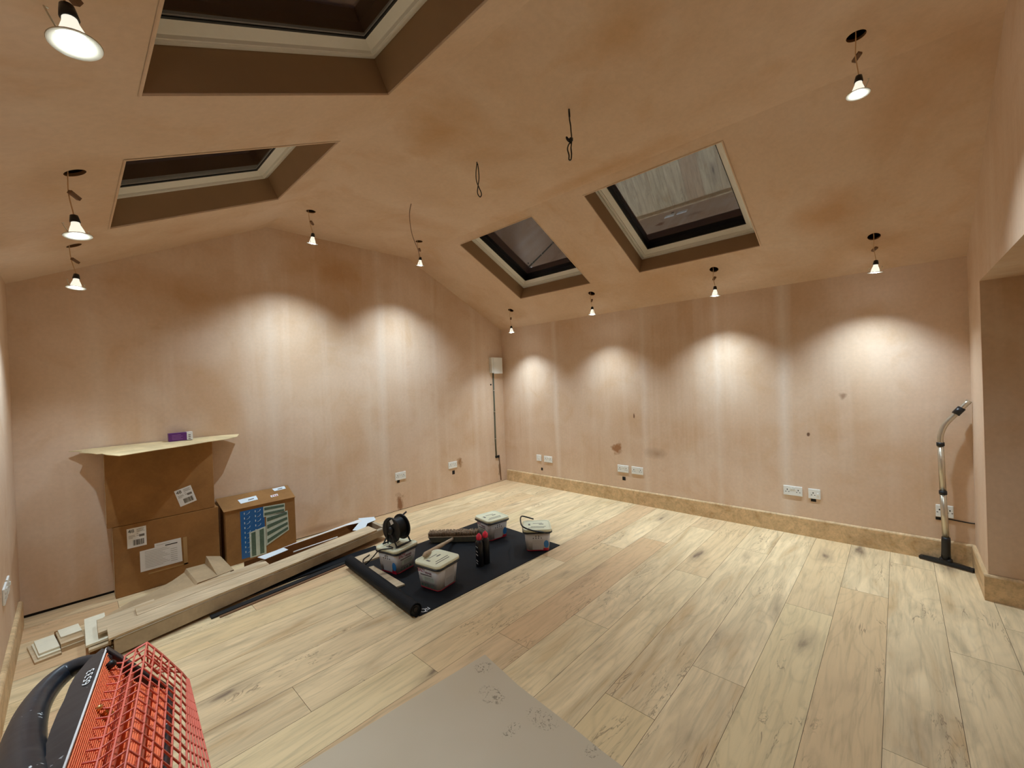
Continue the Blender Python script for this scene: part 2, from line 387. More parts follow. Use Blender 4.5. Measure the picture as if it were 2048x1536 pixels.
# ------------------------------------------------------------------ floor of oak planks
PW = 0.2305; Y0 = -3.645
JOINT = {0: [-1.331, -3.25], 1: [-2.247], 2: [-2.676, -.62], 3: [-1.30, -3.3], 4: [-2.248, -.35], 5: [-.873, -2.666], 6: [-3.087, -1.2],
         7: [-1.7, -3.6], 8: [-.75, -2.55], 9: [-3.055, -1.3], 10: [-1.9, -4.0], 11: [-.9, -2.8], 12: [-1.5, -3.5], 13: [-2.2, -.4],
         14: [-1.1, -3.0], 15: [-.6, -2.3, -4.1], -1: [-.892, -2.661], -2: [-2.255, -.25], -3: [-1.344, -3.2], -4: [-.911, -2.8], -5: [-1.9, -3.9]}
def build_floor():
    bm = bmesh.new(); lay = bm.loops.layers.color.new('plank'); g = .0008
    x_lo, x_hi = -W-.01, .01
    for row in range(-15, 17):
        ya, yb = Y0 + PW*(row-1), Y0 + PW*row
        yb = min(yb, .01)
        if ya > .005: continue
        js = sorted(JOINT.get(row, [-.5-random.random()*1.8, -2.7-random.random()*1.2]))
        xs = [x_lo] + js + [x_hi]
        for a, b in zip(xs, xs[1:]):
            c = (random.random(), random.random(), random.random(), 1)
            z = 0.0
            p = [(a+g, ya+g, z), (b-g, ya+g, z), (b-g, yb-g, z), (a+g, yb-g, z)]
            q = [(a, ya, z-.002), (b, ya, z-.002), (b, yb, z-.002), (a, yb, z-.002)]
            vs = [bm.verts.new(t) for t in p]; vq = [bm.verts.new(t) for t in q]
            fs = [bm.faces.new(vs)]; 
            for i in range(4): fs.append(bm.faces.new([vq[i], vq[(i+1)%4], vs[(i+1)%4], vs[i]])); fs[-1].material_index = 1
            for f in fs:
                for lp in f.loops: lp[lay] = c
    f = bm.faces.new([bm.verts.new(t) for t in ((x_lo-.2, YR-.2, -.003), (.3, YR-.2, -.003), (.3, .2, -.003), (x_lo-.2, .2, -.003))]); f.material_index = 1
    me = bpy.data.meshes.new('floor'); bm.to_mesh(me); bm.free(); me.materials.append(M['floor']); me.materials.append(M['floor_base'])
    o = bpy.data.objects.new('floor', me); COL.objects.link(o); tag(o, kind='structure')
build_floor()

# ------------------------------------------------------------------ walls
def wall(name, poly, d, mt):
    b = MB(); b.prism(poly, d); return tag(b.build(name, mt), kind='structure')
gz = .016
wall('wall_back', [(-W, 0, .020), (-3.6, 0, .014), (-2.6, 0, .006), (0, 0, .004), (0, 0, HB+.02), (X2, 0, H1+.02), (X1, 0, H1+.02), (-W, 0, HL+.02)], (0, .12, 0), 'wall_back')
b = MB(); b.box(-W, .012, -.003, 0, .05, gz+.001); tag(b.build('trim_1', 'slot'), kind='structure')   # dark open joint under the back wall
wall('wall_right', [(0, .12, -.003), (0, .12, HB+.02), (0, -L-.0, HB+.02), (0, -L, -.003)], (.12, 0, 0), 'wall_side')
wall('wall_left', [(-W, .12, -.003), (-W, .12, HL+.02), (-W, YR, HL+.02), (-W, YR, -.003)], (-.12, 0, 0), 'wall_plain')
b = MB()                                                                  # return wall with the wide opening
b.prism([(JX, -L, -.003), (.12, -L, -.003), (.12, -L, HB+.1), (JX, -L, 2.6)], (0, YR+L, 0))
b.prism([(JX, -L, JH), (JX, -L, 3.1), (-W-.12, -L, 3.1), (-W-.12, -L, JH)], (0, -.25, 0))
tag(b.build('wall_front', 'wall_plain'), kind='structure')
wall('wall_rear', [(-W-.12, YR, -.003), (JX, YR, -.003), (JX, YR, JH+.3), (-W-.12, YR, JH+.3)], (0, -.1, 0), 'wall_plain')

# ------------------------------------------------------------------ ceiling with skylight and lamp openings
SL = {  # name: slope, s-range (distance up the slope from the wall), y-range
 'window_1': ('L', (-4.0968+W)/UL.x, (-3.1965+W)/UL.x, -.8978, -1.8925),
 'window_2': ('L', (-4.0968+W)/UL.x, (-3.1965+W)/UL.x, -2.4273, -3.435),
 'window_3': ('R', -.5123/UR.x, -1.4426/UR.x, -.8547, -1.8425),
 'window_4': ('R', -.5123/UR.x, -1.4426/UR.x, -2.3897, -3.406)}
LAMPS = [  # id, hole point, plane
 ('R1', V((-.350, -.536, 0)), 'R', 2.052), ('R2', V((-.361, -1.757, 0)), 'R', 2.116), ('R3', V((-.354, -3.012, 0)), 'R', 2.108), ('R4', V((-.364, -4.080, 0)), 'R', 2.092),
 ('L1', V((-4.238, -.655, 0)), 'L', 2.068), ('L2', V((-4.241, -1.807, 0)), 'L', 2.064), ('L3', V((-4.252, -2.93, 0)), 'L', 2.165),
 ('C1', V((-2.851, -.608, 0)), 'F', 2.642), ('C2', V((-1.752, -.571, 0)), 'F', 2.662), ('C4', V((-1.822, -4.080, 0)), 'F', 2.650)]
def plane(k):
    if k == 'L': return OL, UL, NL
    if k == 'R': return OR_, UR, NR
    return V((X1, 0, H1)), V((1, 0, 0)), V((0, 0, 1))
def ceil_z(k, x):
    O, U, n = plane(k); return O.z + (x-O.x)*U.z/U.x
def P3(k, s, y, d=0): O, U, n = plane(k); return O + U*s + V((0, y, 0)) + n*d
def ceiling():
    b = MB()
    lens = {'L': (H1-HL)/UL.z, 'R': (H1-HB)/UR.z, 'F': X2-X1}
    for k, ln in lens.items():
        for d0, d1, mi, circ in ((0.0, .0125, 0, True), (.13, .135, 1, False)):
            cu = bpy.data.curves.new('c', 'CURVE'); cu.dimensions = '2D'; cu.fill_mode = 'BOTH'; cu.extrude = 0
            def spline(pts):
                sp = cu.splines.new('POLY'); sp.points.add(len(pts)-1); sp.use_cyclic_u = True
                for q, p in zip(sp.points, pts): q.co = (p[0], p[1], 0, 1)
            spline([(-.0, .0), (ln, .0), (ln, -L), (0, -L)])
            for nm, (kk, s0, s1, ya, yb) in SL.items():
                if kk == k: spline([(s0, ya), (s1, ya), (s1, yb), (s0, yb)])
            if circ:
                for nm, h, kk, z in LAMPS:
                    if kk == k:
                        O, U, n = plane(k); s = (h.x-O.x)/U.x
                        spline([(s+.036*cos(2*pi*i/28), h.y+.036*sin(2*pi*i/28)) for i in range(28)])
            o = bpy.data.objects.new('c', cu); me = bpy.data.meshes.new_from_object(o)
            for d in (d0, d1):
                vs = [b.bm.verts.new(P3(k, v.co.x, v.co.y, d)) for v in me.vertices]
                for p in me.polygons:
                    f = b.bm.faces.new([vs[i] for i in p.vertices]); f.material_index = mi
            bpy.data.objects.remove(o); bpy.data.curves.remove(cu)
            if circ:
                for nm, h, kk, z in LAMPS:
                    if kk == k:
                        O, U, n = plane(k); s = (h.x-O.x)/U.x
                        r = [[P3(k, s+.036*cos(2*pi*i/28), h.y+.036*sin(2*pi*i/28), d) for i in range(28)] for d in (d0, d1)]
                        b.mi = 1; b.loft(r, cap=False); b.mi = 0
    b.box(-W-.1, -L-.25, JH-.0001, JX, YR, JH+.1)                          # lower ceiling beyond the opening
    bm = b.bm; me = bpy.data.meshes.new('ceiling'); bm.to_mesh(me); bm.free(); me.materials.append(M['ceiling']); me.materials.append(M['insulation'])
    o = bpy.data.objects.new('ceiling', me); COL.objects.link(o); tag(o, kind='structure')
ceiling()

def window(nm):
    k, s0, s1, ya, yb = SL[nm]
    gd = .2265 if k == 'R' else .1800
    root = thing(nm, None, None, P3(k, (s0+s1)/2, (ya+yb)/2, .15), kind='structure')
    def ring(prof, name, mt, bev=0):
        b = MB(); loops = []
        for ins, d in prof:
            loops.append([P3(k, s0+ins, ya-ins, d), P3(k, s1-ins, ya-ins, d), P3(k, s1-ins, yb+ins, d), P3(k, s0+ins, yb+ins, d)])
        b.loft(loops, cap=False)
        for f in b.bm.faces: f.smooth = False
        return b.build(name, mt, root)
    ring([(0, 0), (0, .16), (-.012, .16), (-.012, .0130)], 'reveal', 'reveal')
    ring([(-.009, -.0015), (-.006, -.004), (.0, -.004), (.002, .003), (.0, .006)], 'corner_bead', 'ceiling')
    ring([(0.001, .150), (.004, .146), (.022, .146), (.026, .152), (.027, .170), (.036, .170), (.036, .152)], 'window_frame', 'white_paint')
    ring([(.036, .178), (.036, .138), (.040, .134), (.047, .134), (.049, .139), (.053, .139), (.056, .150), (.062, .154), (.091, .176), (.092, .19)], 'sash', 'white_paint')
    ring([(.0905, .1745), (.096, .178), (.096, gd+.0015), (.100, gd+.0015)], 'gasket', 'gasket')
    b = MB(); i = .0955
    b.face([P3(k, s0+i, ya-i, gd), P3(k, s1-i, ya-i, gd), P3(k, s1-i, yb+i, gd), P3(k, s0+i, yb+i, gd)])
    b.build('pane', 'glass', root)
    ring([(.088, .240), (.088, .29), (-.05, .29), (-.05, .165)], 'outer_flashing', 'gasket')
for nm in SL: window(nm)

# ------------------------------------------------------------------ skirting boards
def skirting(name, a, bpt, n, mt, hgt=.156, th=.019):
    a, bpt, n = V(a), V(bpt), V(n); b = MB()
    prof = [(0, 0), (th, 0), (th, hgt-.012), (th-.004, hgt-.004), (th-.009, hgt), (0, hgt)]
    b.prism([a + n*p + V((0, 0, q)) for p, q in prof], bpt-a)
    return tag(b.build(name, mt), kind='structure')
skirting('baseboard_right', (-.0005, -.035, 0), (-.0005, -L, 0), (-1, 0, 0), 'skirt_y')
skirting('baseboard_front', (-.02, -L+.0005, 0), (JX-.0006, -L+.0005, 0), (0, 1, 0), 'skirt')
skirting('baseboard_passage', (JX-.0005, -L+.0195, 0), (JX-.0005, YR, 0), (-1, 0, 0), 'skirt_y')
skirting('baseboard_left', (-W+.0005, -.12, 0), (-W+.0005, YR, 0), (1, 0, 0), 'skirt_y')

# ------------------------------------------------------------------ hanging spot bulbs
def lamp(idn, hole, k, zb, label, tilt=(0, 0), block=True, drop=None):
    zt = ceil_z(k, hole.x); face = V((hole.x, hole.y, zb))
    root = thing('hanging_spot_bulb', label, 'light', face, group='bare spot bulbs hanging from cut holes')
    ax = V((tilt[0], tilt[1], 1)).normalized()
    off = V((.012, -.01, 0))
    top = face + ax*.085
    b = MB(); mid = (top + V((hole.x-.02, hole.y, zt)))/2 + V((-.006, .006, 0))
    b.tube(catmull([V((hole.x-.022, hole.y+.005, zt+.09)), V((hole.x-.02, hole.y, zt)), mid, top], 6), .0022, 6)
    b.build('flex', 'flex', root)
    b = MB(); b.lathe([(.006, .086), (.012, .083), (.0145, .070), (.0165, .056), (.012, .054)], face, 16, ax); b.build('lamp_holder', 'black_plastic', root, smooth=True)
    b = MB(); b.lathe([(.0125, .055), (.014, .045), (.021, .026), (.0255, .009), (.0255, .004)], face, 20, ax); b.build('reflector_body', 'bulb_glass', root, smooth=True)
    b = MB(); b.lathe([(.0245, .0035), (.0245, .0005), (.014, -.0018), (.001, -.0025)], face, 20, ax); b.build('lens', 'lens', root, smooth=True)
    b = MB(); a1 = ax.orthogonal().normalized(); a2 = ax.cross(a1)
    def circ(r, h): return [face + ax*h + (a1*cos(2*pi*i/28)+a2*sin(2*pi*i/28))*r for i in range(28)]
    b.loft([circ(.0265, .006), (circ(.0265, .000)), circ(.043, -.001), circ(.044, .001), circ(.0265, .006)], cap=False)
    b.build('bezel', 'bezel', root, smooth=True)
    for sg in (-1, 1):
        b = MB(); c = face + a1*.034*sg
        b.tube([c + ax*.002, c + a1*.014*sg + ax*.022, c + a1*.020*sg + ax*.034, c + a1*.012*sg + ax*.036], .0016, 6)
        b.build('spring_clip', 'bezel', root)
    if block:
        b = MB(); p = mid + V((.016, -.004, -.005)); mt_ = Matrix.Translation(p) @ Matrix.Rotation(.5, 4, 'Y') @ Matrix.Rotation(.7, 4, 'Z')
        b.box(-.020, -.009, -.007, .020, .009, .007, mt_)
        for i in (-1, 0, 1):
            b.lathe([(.003, .007), (.003, .011)], mt_ @ V((i*.012, 0, 0)), 8)
        b.build('terminal_block', 'block', root, bevel=.002)
    ld = bpy.data.lights.new('spot_beam', 'SPOT'); ld.energy = LAMP_W*{'R1': .85, 'R2': .9, 'R3': .95, 'R4': .85, 'L1': .6, 'L2': .6, 'L3': .6, 'C1': 1.12, 'C2': 1.12, 'C4': 1.0}[idn]; ld.spot_size = radians(108); ld.spot_blend = 1.0; ld.shadow_soft_size = .018
    ld.color = (.79, 1.0, 1.17)
    lo = bpy.data.objects.new('spot_beam', ld); COL.objects.link(lo); lo.parent = root; lo.location = -ax*.006
    lo.rotation_euler = ax.to_track_quat('Z', 'Y').to_euler()
    pd = bpy.data.lights.new('bulb_spill', 'POINT'); pd.energy = SPILL_W; pd.shadow_soft_size = .03; pd.color = (.86, 1.0, 1.1)
    po = bpy.data.objects.new('bulb_spill', pd); COL.objects.link(po); po.parent = root; po.location = -ax*.04
    return root
LB = {'R1': 'lit spot bulb hanging nearest the far right corner of the room', 'R2': 'second lit spot bulb from the far corner, beside the right wall',
 'R3': 'third lit spot bulb along the right wall, below the larger skylight', 'R4': 'lit spot bulb over the right wall nearest the vacuum wand',
 'L1': 'lowest of the lit bulbs at the left, hanging in front of the gable wall', 'L2': 'lit bulb with spread clips hanging above the lowest left one',
 'L3': 'big bright lit bulb close up in the top left corner', 'C1': 'lit bulb under the ridge on the gable wall side, left of the dangling cable',
 'C2': 'lit bulb at the end of a long thin dangling cable', 'C4': 'bright lit bulb high at the right, hung from the flat ceiling'}
TL = {'R1': (0, .05), 'R2': (.05, 0), 'R3': (0, -.05), 'R4': (-.05, -.08), 'L1': (.05, .1), 'L2': (-.1, .1), 'L3': (-.12, .12), 'C1': (.03, -.20), 'C2': (-.02, -.18), 'C4': (.05, -.05)}
for nm, h, k, z in LAMPS: lamp(nm, h, k, z, LB[nm], TL[nm])

# dangling cables from the flat ceiling
b = MB()
b.tube(catmull([(-2.339, -1.326, H1+.002), at(823, 404, (-2.339, -1.3, 0), (0, 1, 0)), at(819, 430, (-2.25, -1.2, 0), (0, 1, 0)), at(824, 468, (-2.1, -1.0, 0), (0, 1, 0)),
                at(836, 500, (-1.9, -.75, 0), (0, 1, 0)), (-1.757, -.575, 2.752)], 8), .0035, 6)
tag(b.build('dangling_cable', 'block'), 'single thin brown cable curving from ceiling down to the far bulb', 'cable', 'cables dangling from the flat ceiling')
def vpl(x, y, P): return at(x, y, P, (_f.x, _f.y, 0))
P = V((-2.357, -2.133, H1)); q = lambda x, y: vpl(x, y, P)
b = MB(); b.tube([P+V((0,0,.02))] + catmull([q(954, 326), q(952, 345), q(953, 362), q(958, 375), q(963, 388), q(960, 394), q(955, 386), q(956, 372), q(958, 355), q(956, 332), q(954, 326)], 6), .0035, 6)
tag(b.build('looped_cable', 'black_plastic'), 'black cable folded into one narrow twisted loop under the flat ceiling', 'cable', 'cables dangling from the flat ceiling')
P = V((-2.352, -2.888, H1)); q2 = lambda x, y: vpl(x, y, P)
b = MB(); b.tube([P+V((0,0,.02))] + catmull([q2(1138, 220), q2(1139, 238), q2(1141, 250), q2(1142, 262), q2(1143, 275), q2(1140, 284), q2(1134, 279), q2(1133, 274), q2(1137, 278), q2(1143, 284),
                        q2(1138, 288), q2(1135, 298), q2(1138, 310), q2(1138, 319), q2(1142, 319), q2(1143, 308), q2(1142, 296), q2(1143, 284), q2(1141, 276)], 6), .0038, 6)
b.tube([q2(1138, 219), q2(1139, 234)], .0055, 6)
b.lathe([(.003, -.014), (.011, -.008), (.012, .006), (.003, .012)], q2(1142, 279), 8)
tag(b.build('knotted_cable', 'black_plastic'), 'black cable tied in a knot above a hanging loop, nearest ceiling cable', 'cable', 'cables dangling from the flat ceiling')

# ------------------------------------------------------------------ sockets and small fittings on the walls
def fitting(name, label, cat, ctr, wdt, hgt, xd, n, sockets=2, switches=2, group=None):
    root = thing(name, label, cat, ctr, group=group); c, x, n = V(ctr), V(xd), V(n); z = V((0, 0, 1))
    mm = Matrix((x, n, z)).transposed().to_4x4(); mm.translation = c
    b = MB(); b.box(-wdt/2, 0, -hgt/2, wdt/2, .009, hgt/2, mm); b.build('faceplate', 'white_plastic', root, bevel=.003)
    for i in range(switches):
        px = (i-(switches-1)/2)*.022 if sockets > 1 else (0 if sockets == 0 else .024)
        b = MB(); b.box(px-.006, .009, .012 if sockets > 1 else -.010, px+.006, .013, .030 if sockets > 1 else .010, mm); b.build('switch', 'white_plastic', root, bevel=.0015)
    for i in range(sockets):
        px = (i*2-1)*wdt*.29 if sockets == 2 else -.008
        b = MB()
        b.box(px-.0035, .0086, .004, px+.0035, .0093, .014, mm)
        for sg in (-1, 1): b.box(px+sg*.011-.004, .0086, -.012, px+sg*.011+.004, .0093, -.007, mm)
        b.build('pin_slots', 'slot', root)
    return root
def hole(name, label, ctr, a, h_, xd, n):
    b = MB(); mm = Matrix((V(xd), V(n), V((0, 0, 1)))).transposed().to_4x4(); mm.translation = V(ctr)
    b.box(-a/2, -.004, -h_/2, a/2, .0015, h_/2, mm); return tag(b.build(name, 'slot'), label, 'hole', 'dark cable holes cut below sockets')
Xn = V((-1, 0, 0)); Xt = V((0, -1, 0))
G1 = 'white electrical plates along the skirted wall'
fitting('switch_plate', 'small white plate nearest the far corner of the skirted wall', 'switch', (0, -.629, .378), .082, .082, Xt, Xn, 0, 1, G1)
fitting('double_socket', 'white double socket right of the small plate near the far corner', 'socket', (0, -.785, .374), .136, .082, Xt, Xn, 2, 2, G1)
fitting('double_socket', 'left one of the paired double sockets mid wall, square hole under it', 'socket', (0, -1.866, .375), .136, .082, Xt, Xn, 2, 2, G1)
fitting('double_socket', 'right one of the paired double sockets in the middle of the wall', 'socket', (0, -2.039, .374), .136, .082, Xt, Xn, 2, 2, G1)
fitting('double_socket', 'wide white double socket left of the single one, near the wand end', 'socket', (0, -3.487, .372), .138, .082, Xt, Xn, 2, 2, G1)
fitting('single_socket', 'white single socket with a square black hole directly beneath it', 'socket', (0, -3.640, .368), .084, .083, Xt, Xn, 1, 1, G1)
fitting('double_socket', 'white socket partly hidden behind the vacuum wand', 'socket', (0, -4.404, .364), .090, .088, Xt, Xn, 2, 2, G1)
hole('cable_hole', 'round dark hole under the plates by the far corner', (0, -.671, .232), .03, .035, Xt, Xn)
hole('cable_hole', 'square dark hole under the mid wall sockets', (0, -1.871, .264), .038, .04, Xt, Xn)
hole('cable_hole', 'square black hole touching the single socket', (0, -3.632, .314), .036, .026, Xt, Xn)
hole('cable_hole', 'dark slot below the socket behind the vacuum wand', (0, -4.372, .306), .03, .02, Xt, Xn)
b = MB(); b.tube(catmull([(-.004, -4.42, .312), (-.004, -4.47, .308), (-.004, -4.52, .304), (-.004, -4.549, .305)], 4), .004, 6)
tag(b.build('wall_cable', 'slot'), 'thin dark cable running along wall from socket behind wand into the corner', 'cable')
G2 = 'white sockets on the gable wall'
fitting('double_socket', 'white double socket on the gable wall above the brown stain', 'socket', (-1.733, 0, .390), .136, .086, (1, 0, 0), (0, -1, 0), 2, 2, G2)
fitting('double_socket', 'white double socket on the gable wall nearest the corner, hole below it', 'socket', (-.976, 0, .382), .136, .082, (1, 0, 0), (0, -1, 0), 2, 2, G2)
hole('cable_hole', 'black square hole touching the gable wall socket above the stain', (-1.762, 0, .332), .034, .034, (1, 0, 0), (0, -1, 0))
hole('cable_hole', 'black square hole a little below the corner side gable socket', (-.965, 0, .285), .04, .048, (1, 0, 0), (0, -1, 0))
fitting('single_socket', 'white single plate on the left side wall near the gable corner', 'socket', (-W, -.70, .44), .08, .08, (0, 1, 0), (1, 0, 0), 1, 1)
fitting('double_socket', 'white double socket on the left side wall, seen edge on', 'socket', (-W, -.84, .44), .136, .082, (0, 1, 0), (1, 0, 0), 2, 2)
t = thing('junction_box', 'white electrical box high by the far corner with conduit below', 'electrical box', (-.16, 0, 1.65))
b = MB(); b.box(-.262, -.055, 1.545, -.075, 0, 1.765); b.build('enclosure', 'white_plastic', t, bevel=.006)
b = MB(); b.box(-.235, -.066, 1.535, -.062, -.055, 1.762); b.build('front_cover', 'white_plastic', t, bevel=.004)
b = MB(); b.box(-.052-.16, -.07, 1.62, -.05-.15, -.066, 1.70); b.build('flap', 'white_plastic', t)
t = thing('wall_conduit', 'grey green vertical conduit in the wall running down from the white box', 'conduit', (-.195, 0, .36))
b = MB(); b.tube([(-.195, -.006, 1.545), (-.196, -.006, 1.0), (-.200, -.006, .6), (-.196, -.006, .372)], .011, 8); b.build('conduit_tube', 'trunking', t)
for z in (.62, 1.0, 1.3): b = MB(); b.box(-.212, -.019, z-.004, -.182, 0, z+.004); b.build('clip', 'alu', t)
b = MB(); b.box(-.212, -.014, .345, -.135, 0, .378); b.build('elbow', 'slot', t, bevel=.004)
b = MB(); b.tube([(-.140, -.006, .36), (-.128, -.006, .2), (-.118, -.006, .02)], .007, 8); b.build('tail_cable', 'block', t)
b = MB(); b.lathe([(.012, 0), (.012, .004)], (-.245, 0, 1.385), 12, (0, -1, 0)); tag(b.build('screw_hole', 'slot'), 'tiny dark hole in the plaster left of the conduit', 'hole')

# ------------------------------------------------------------------ vacuum wand with floor head
t = thing('vacuum_wand', 'metal vacuum wand with black floor head leaning in the right hand corner', 'vacuum wand', (-.075, -4.40, 0))
zc = at(1892, 1085, (-.09, -4.4, 0), (1, 0, 0))
pl = lambda x, y, X: at(x, y, (X, 0, 0), (1, 0, 0))
H0 = V((-.075, -4.40, .03)); 
c1 = pl(1886, 985, -.085); c2 = pl(1881, 888, -.08); e1 = pl(1881, 872, -.08); e2 = pl(1890, 850, -.075); e3 = pl(1907, 832, -.068); top = V((-.055, -4.535, 1.165))
nk = pl(1892, 1080, -.085)
b = MB(); b.tube([nk, c1], .0185, 14); b.build('lower_tube', 'alu', t, smooth=True)
b = MB(); b.tube([c1, c2], .0175, 14); b.build('upper_tube', 'alu', t, smooth=True)
b = MB(); b.tube(catmull([c2, e1, e2, e3, top], 6), .0165, 14); b.build('bent_handle_tube', 'alu', t, smooth=True)
dd = (c1-nk).normalized()
for i, (p, q_) in enumerate(((c1, dd), (c2, dd))):
    b = MB(); b.tube([p-q_*.012, p+q_*.012], .0215, 14); b.build('collar', 'black_plastic', t)
mq = e3.lerp(top, .35); dq = (top-e3).normalized()
b = MB(); b.tube([mq-dq*.03, mq+dq*.025], .0225, 14); b.build('grip_slider', 'black_plastic', t)
b = MB(); b.tube([nk + dd*.02, nk, H0+V((-.005, 0, .06)), H0 + V((0, 0, .018))], [.023, .024, .024, .026], 12); b.build('neck', 'black_plastic', t, smooth=True)
ctr = F0 = V((-.075, -4.40, 0)); hd = V((-.098, -.262, 0)).normalized(); hn = V((-hd.y, hd.x, 0))
mm = Matrix((hd, hn, V((0, 0, 1)))).transposed().to_4x4(); mm.translation = ctr
b = MB(); b.prism([mm @ V(q_) for q_ in ((-.140, -.026, .004), (.140, -.026, .004), (.140, .014, .004), (.05, .03, .004), (-.05, .03, .004), (-.140, .014, .004))], (0, 0, .022))
b.build('floor_head', 'black_plastic', t, bevel=.004)
b = MB(); b.box(-.12, -.020, .026, -.025, -.006, .031, mm); b.box(.025, -.020, .026, .12, -.006, .031, mm); b.build('head_ribs', 'black_plastic', t)
b = MB(); b.box(-.135, -.024, 0, .135, -.018, .006, mm); b.box(-.135, .008, 0, .135, .013, .006, mm); b.build('brush_strip', 'bristle', t)
b = MB(); b.lathe([(.02, -.03), (.024, -.02), (.024, .02), (.02, .03)], ctr+V((0, 0, .03)), 14, hd); b.build('swivel_joint', 'black_plastic', t, smooth=True)

# ------------------------------------------------------------------ stacked tall cartons against the gable wall
def barcode(b, mmx, x0, z0, x1, z1, n, yy):
    r = random.Random(n); x = x0
    while x < x1-.001:
        wd = r.choice((.0012, .002, .003)); b.box(x, yy-.0006, z0, min(x+wd, x1), yy, z1, mmx); x += wd + r.choice((.0012, .002, .0028))
def shipping_label(parent, TLc, TRc, BRc, BLc, y, big):
    TLc, TRc, BLc = V(TLc), V(TRc), V(BLc); xd = (TRc-TLc).normalized(); zd = (TLc-BLc); zd = (zd - xd*zd.dot(xd)).normalized()
    w_ = (TRc-TLc).length; h_ = (TLc-BLc).dot(zd); n = xd.cross(zd); org = TLc - zd*h_
    mmx = Matrix((xd, -n, zd)).transposed().to_4x4(); mmx.translation = org
    b = MB(); b.box(0, -.0012, 0, w_, 0, h_, mmx); lab = b.build('shipping_label', 'paper', parent)
    text('48', .034, 'ink', lab, mmx @ V((.006, -.0013, h_-.032)), xd, zd)
    b = MB(); barcode(b, mmx, w_*.30, h_*.10, w_*.86, h_*.38, big, -.0013); b.build('barcode', 'ink', lab)
    b = MB()
    for i, (a0, a1, hh) in enumerate(((.5, .9, .90), (.5, .85, .84), (.5, .92, .78), (.08, .4, .62), (.08, .42, .56), (.08, .3, .50), (.5, .62, .58), (.5, .58, .68))): b.box(w_*a0, -.0016, h_*hh-.0013, w_*a1, -.0012, h_*hh+.0013, mmx)
    b.box(w_*.62, -.0016, h_*.50, w_*.9, -.0012, h_*.62, mmx); b.build('printed_lines', 'ink_soft', lab)
    return lab
YF = -.146
def carton(name, label, x0, x1, z0, z1, yf=YF, yb=-.004):
    t = thing(name, label, 'box', ((x0+x1)/2, (yf+yb)/2, z0), group='tall brown cartons stacked at the gable wall')
    b = MB(); b.box(x0, yf, z0+.001, x1, yb, z1); o = b.build('carton_body', 'card', t, bevel=.004)
    b = MB(); b.box(x0-.0012, (yf+yb)/2-.03, z0+.01, x0, (yf+yb)/2+.03, z1-.01); b.build('side_tape', 'tape_clear', t)
    return t
t1 = carton('lower_carton', 'tall brown carton at the bottom of the stack, with large white document sticker', -4.106, -3.492, 0, .500)
t2 = carton('upper_carton', 'brown carton on top of the stack, tilted shipping label at lower right', -4.134, -3.514, .501, 1.030)
shipping_label(t1, (-4.036, YF, .471), (-3.932, YF, .471), None, (-4.036, YF, .331), YF, 3)
shipping_label(t2, (-3.765, YF, .682), (-3.663, YF, .710), None, (-3.733, YF, .555), YF, 5)
b = MB(); b.prism([(-3.972, YF-.0012, .141), (-3.732, YF-.0012, .141), (-3.736, YF-.0012, .322), (-3.890, YF-.0012, .322), (-3.890, YF-.0012, .294), (-3.972, YF-.0012, .292)], (0, .0011, 0)); lab = b.build('document_sticker', 'paper', t1)
b = MB()
for i in range(11): b.box(-3.945, YF-.0016, .162+i*.0115, -3.945+.10+.04*((i*7)%4)/3, YF-.0012, .1635+i*.0115)
for i in range(7): b.box(-3.80, YF-.0016, .165+i*.015, -3.76, YF-.0012, .167+i*.015)
b.box(-3.88, YF-.0016, .306, -3.80, YF-.0012, .3075); b.build('printed_lines', 'ink_soft', lab)
b = MB(); b.box(-3.83, YF-.0018, .289, -3.758, YF-.0012, .296); b.build('bold_line', 'ink', lab)
b = MB(); b.box(-3.724, YF-.0016, .11, -3.70, YF, .32); b.box(-3.93, YF-.0016, .110, -3.70, YF, .120); b.build('clear_tape', 'tape', t1)
# pale cardboard sheet on top
fl, fr_ = V((-4.075, -.50, 1.034)), V((-3.44, -.135, 1.034))
pts = [V((-4.30, -.02, 1.075)), at(170, 889, (0, 0, 1.062), (0, 0, 1)), at(447, 865, (0, 0, 1.05), (0, 0, 1)), V((-3.36, -.05, 1.045))]
b = MB()
zt = lambda y: 1.033 + max(0, .5+y-.36)*.18
outline = [(-4.075, -.50), (-3.90, -.40), (-3.70, -.30), (-3.55, -.20), (-3.42, -.15), (-3.33, -.10), (-3.30, -.03), (-3.42, -.012), (-3.70, -.010), (-4.00, -.010), (-4.22, -.012), (-4.30, -.03),
           (-4.235, -.06), (-4.25, -.085), (-4.19, -.14), (-4.17, -.22), (-4.145, -.23), (-4.13, -.33)]
vs = [(x, y, zt(y)) for x, y in outline]
b.prism(vs, (0, 0, .004)); bmesh.ops.triangulate(b.bm, faces=b.bm.faces[:])
tag(b.build('cardboard_sheet', 'card_pale'), 'pale ragged cardboard sheet overhanging the top of the stacked cartons', 'cardboard sheet')
t = thing('small_carton', 'small purple and white carton on top of the pale cardboard sheet', 'box', (-3.70, -.05, 1.1))
zb_ = zt(-.035)+.0042
b = MB(); b.box(-3.775, -.085, zb_, -3.628, -.035, zb_+.062); b.build('carton_body', ['purple'], t, bevel=.002)
b = MB(); b.box(-3.664, -.0865, zb_+.001, -3.6265, -.034, zb_+.0625); b.build('white_end', 'paper', t)
b = MB()
for i in range(4): b.box(-3.755, -.0862, zb_+.012+i*.011, -3.69-.01*(i%2), -.0855, zb_+.0145+i*.011)
b.build('printed_lines', simple('lilac_print', sr(168, 120, 180), .5), t)
b = MB()
for i in range(3): b.box(-3.655, -.0875, zb_+.008+i*.014, -3.640, -.0865, zb_+.014+i*.014)
b.build('printed_marks', 'ink_soft', t)

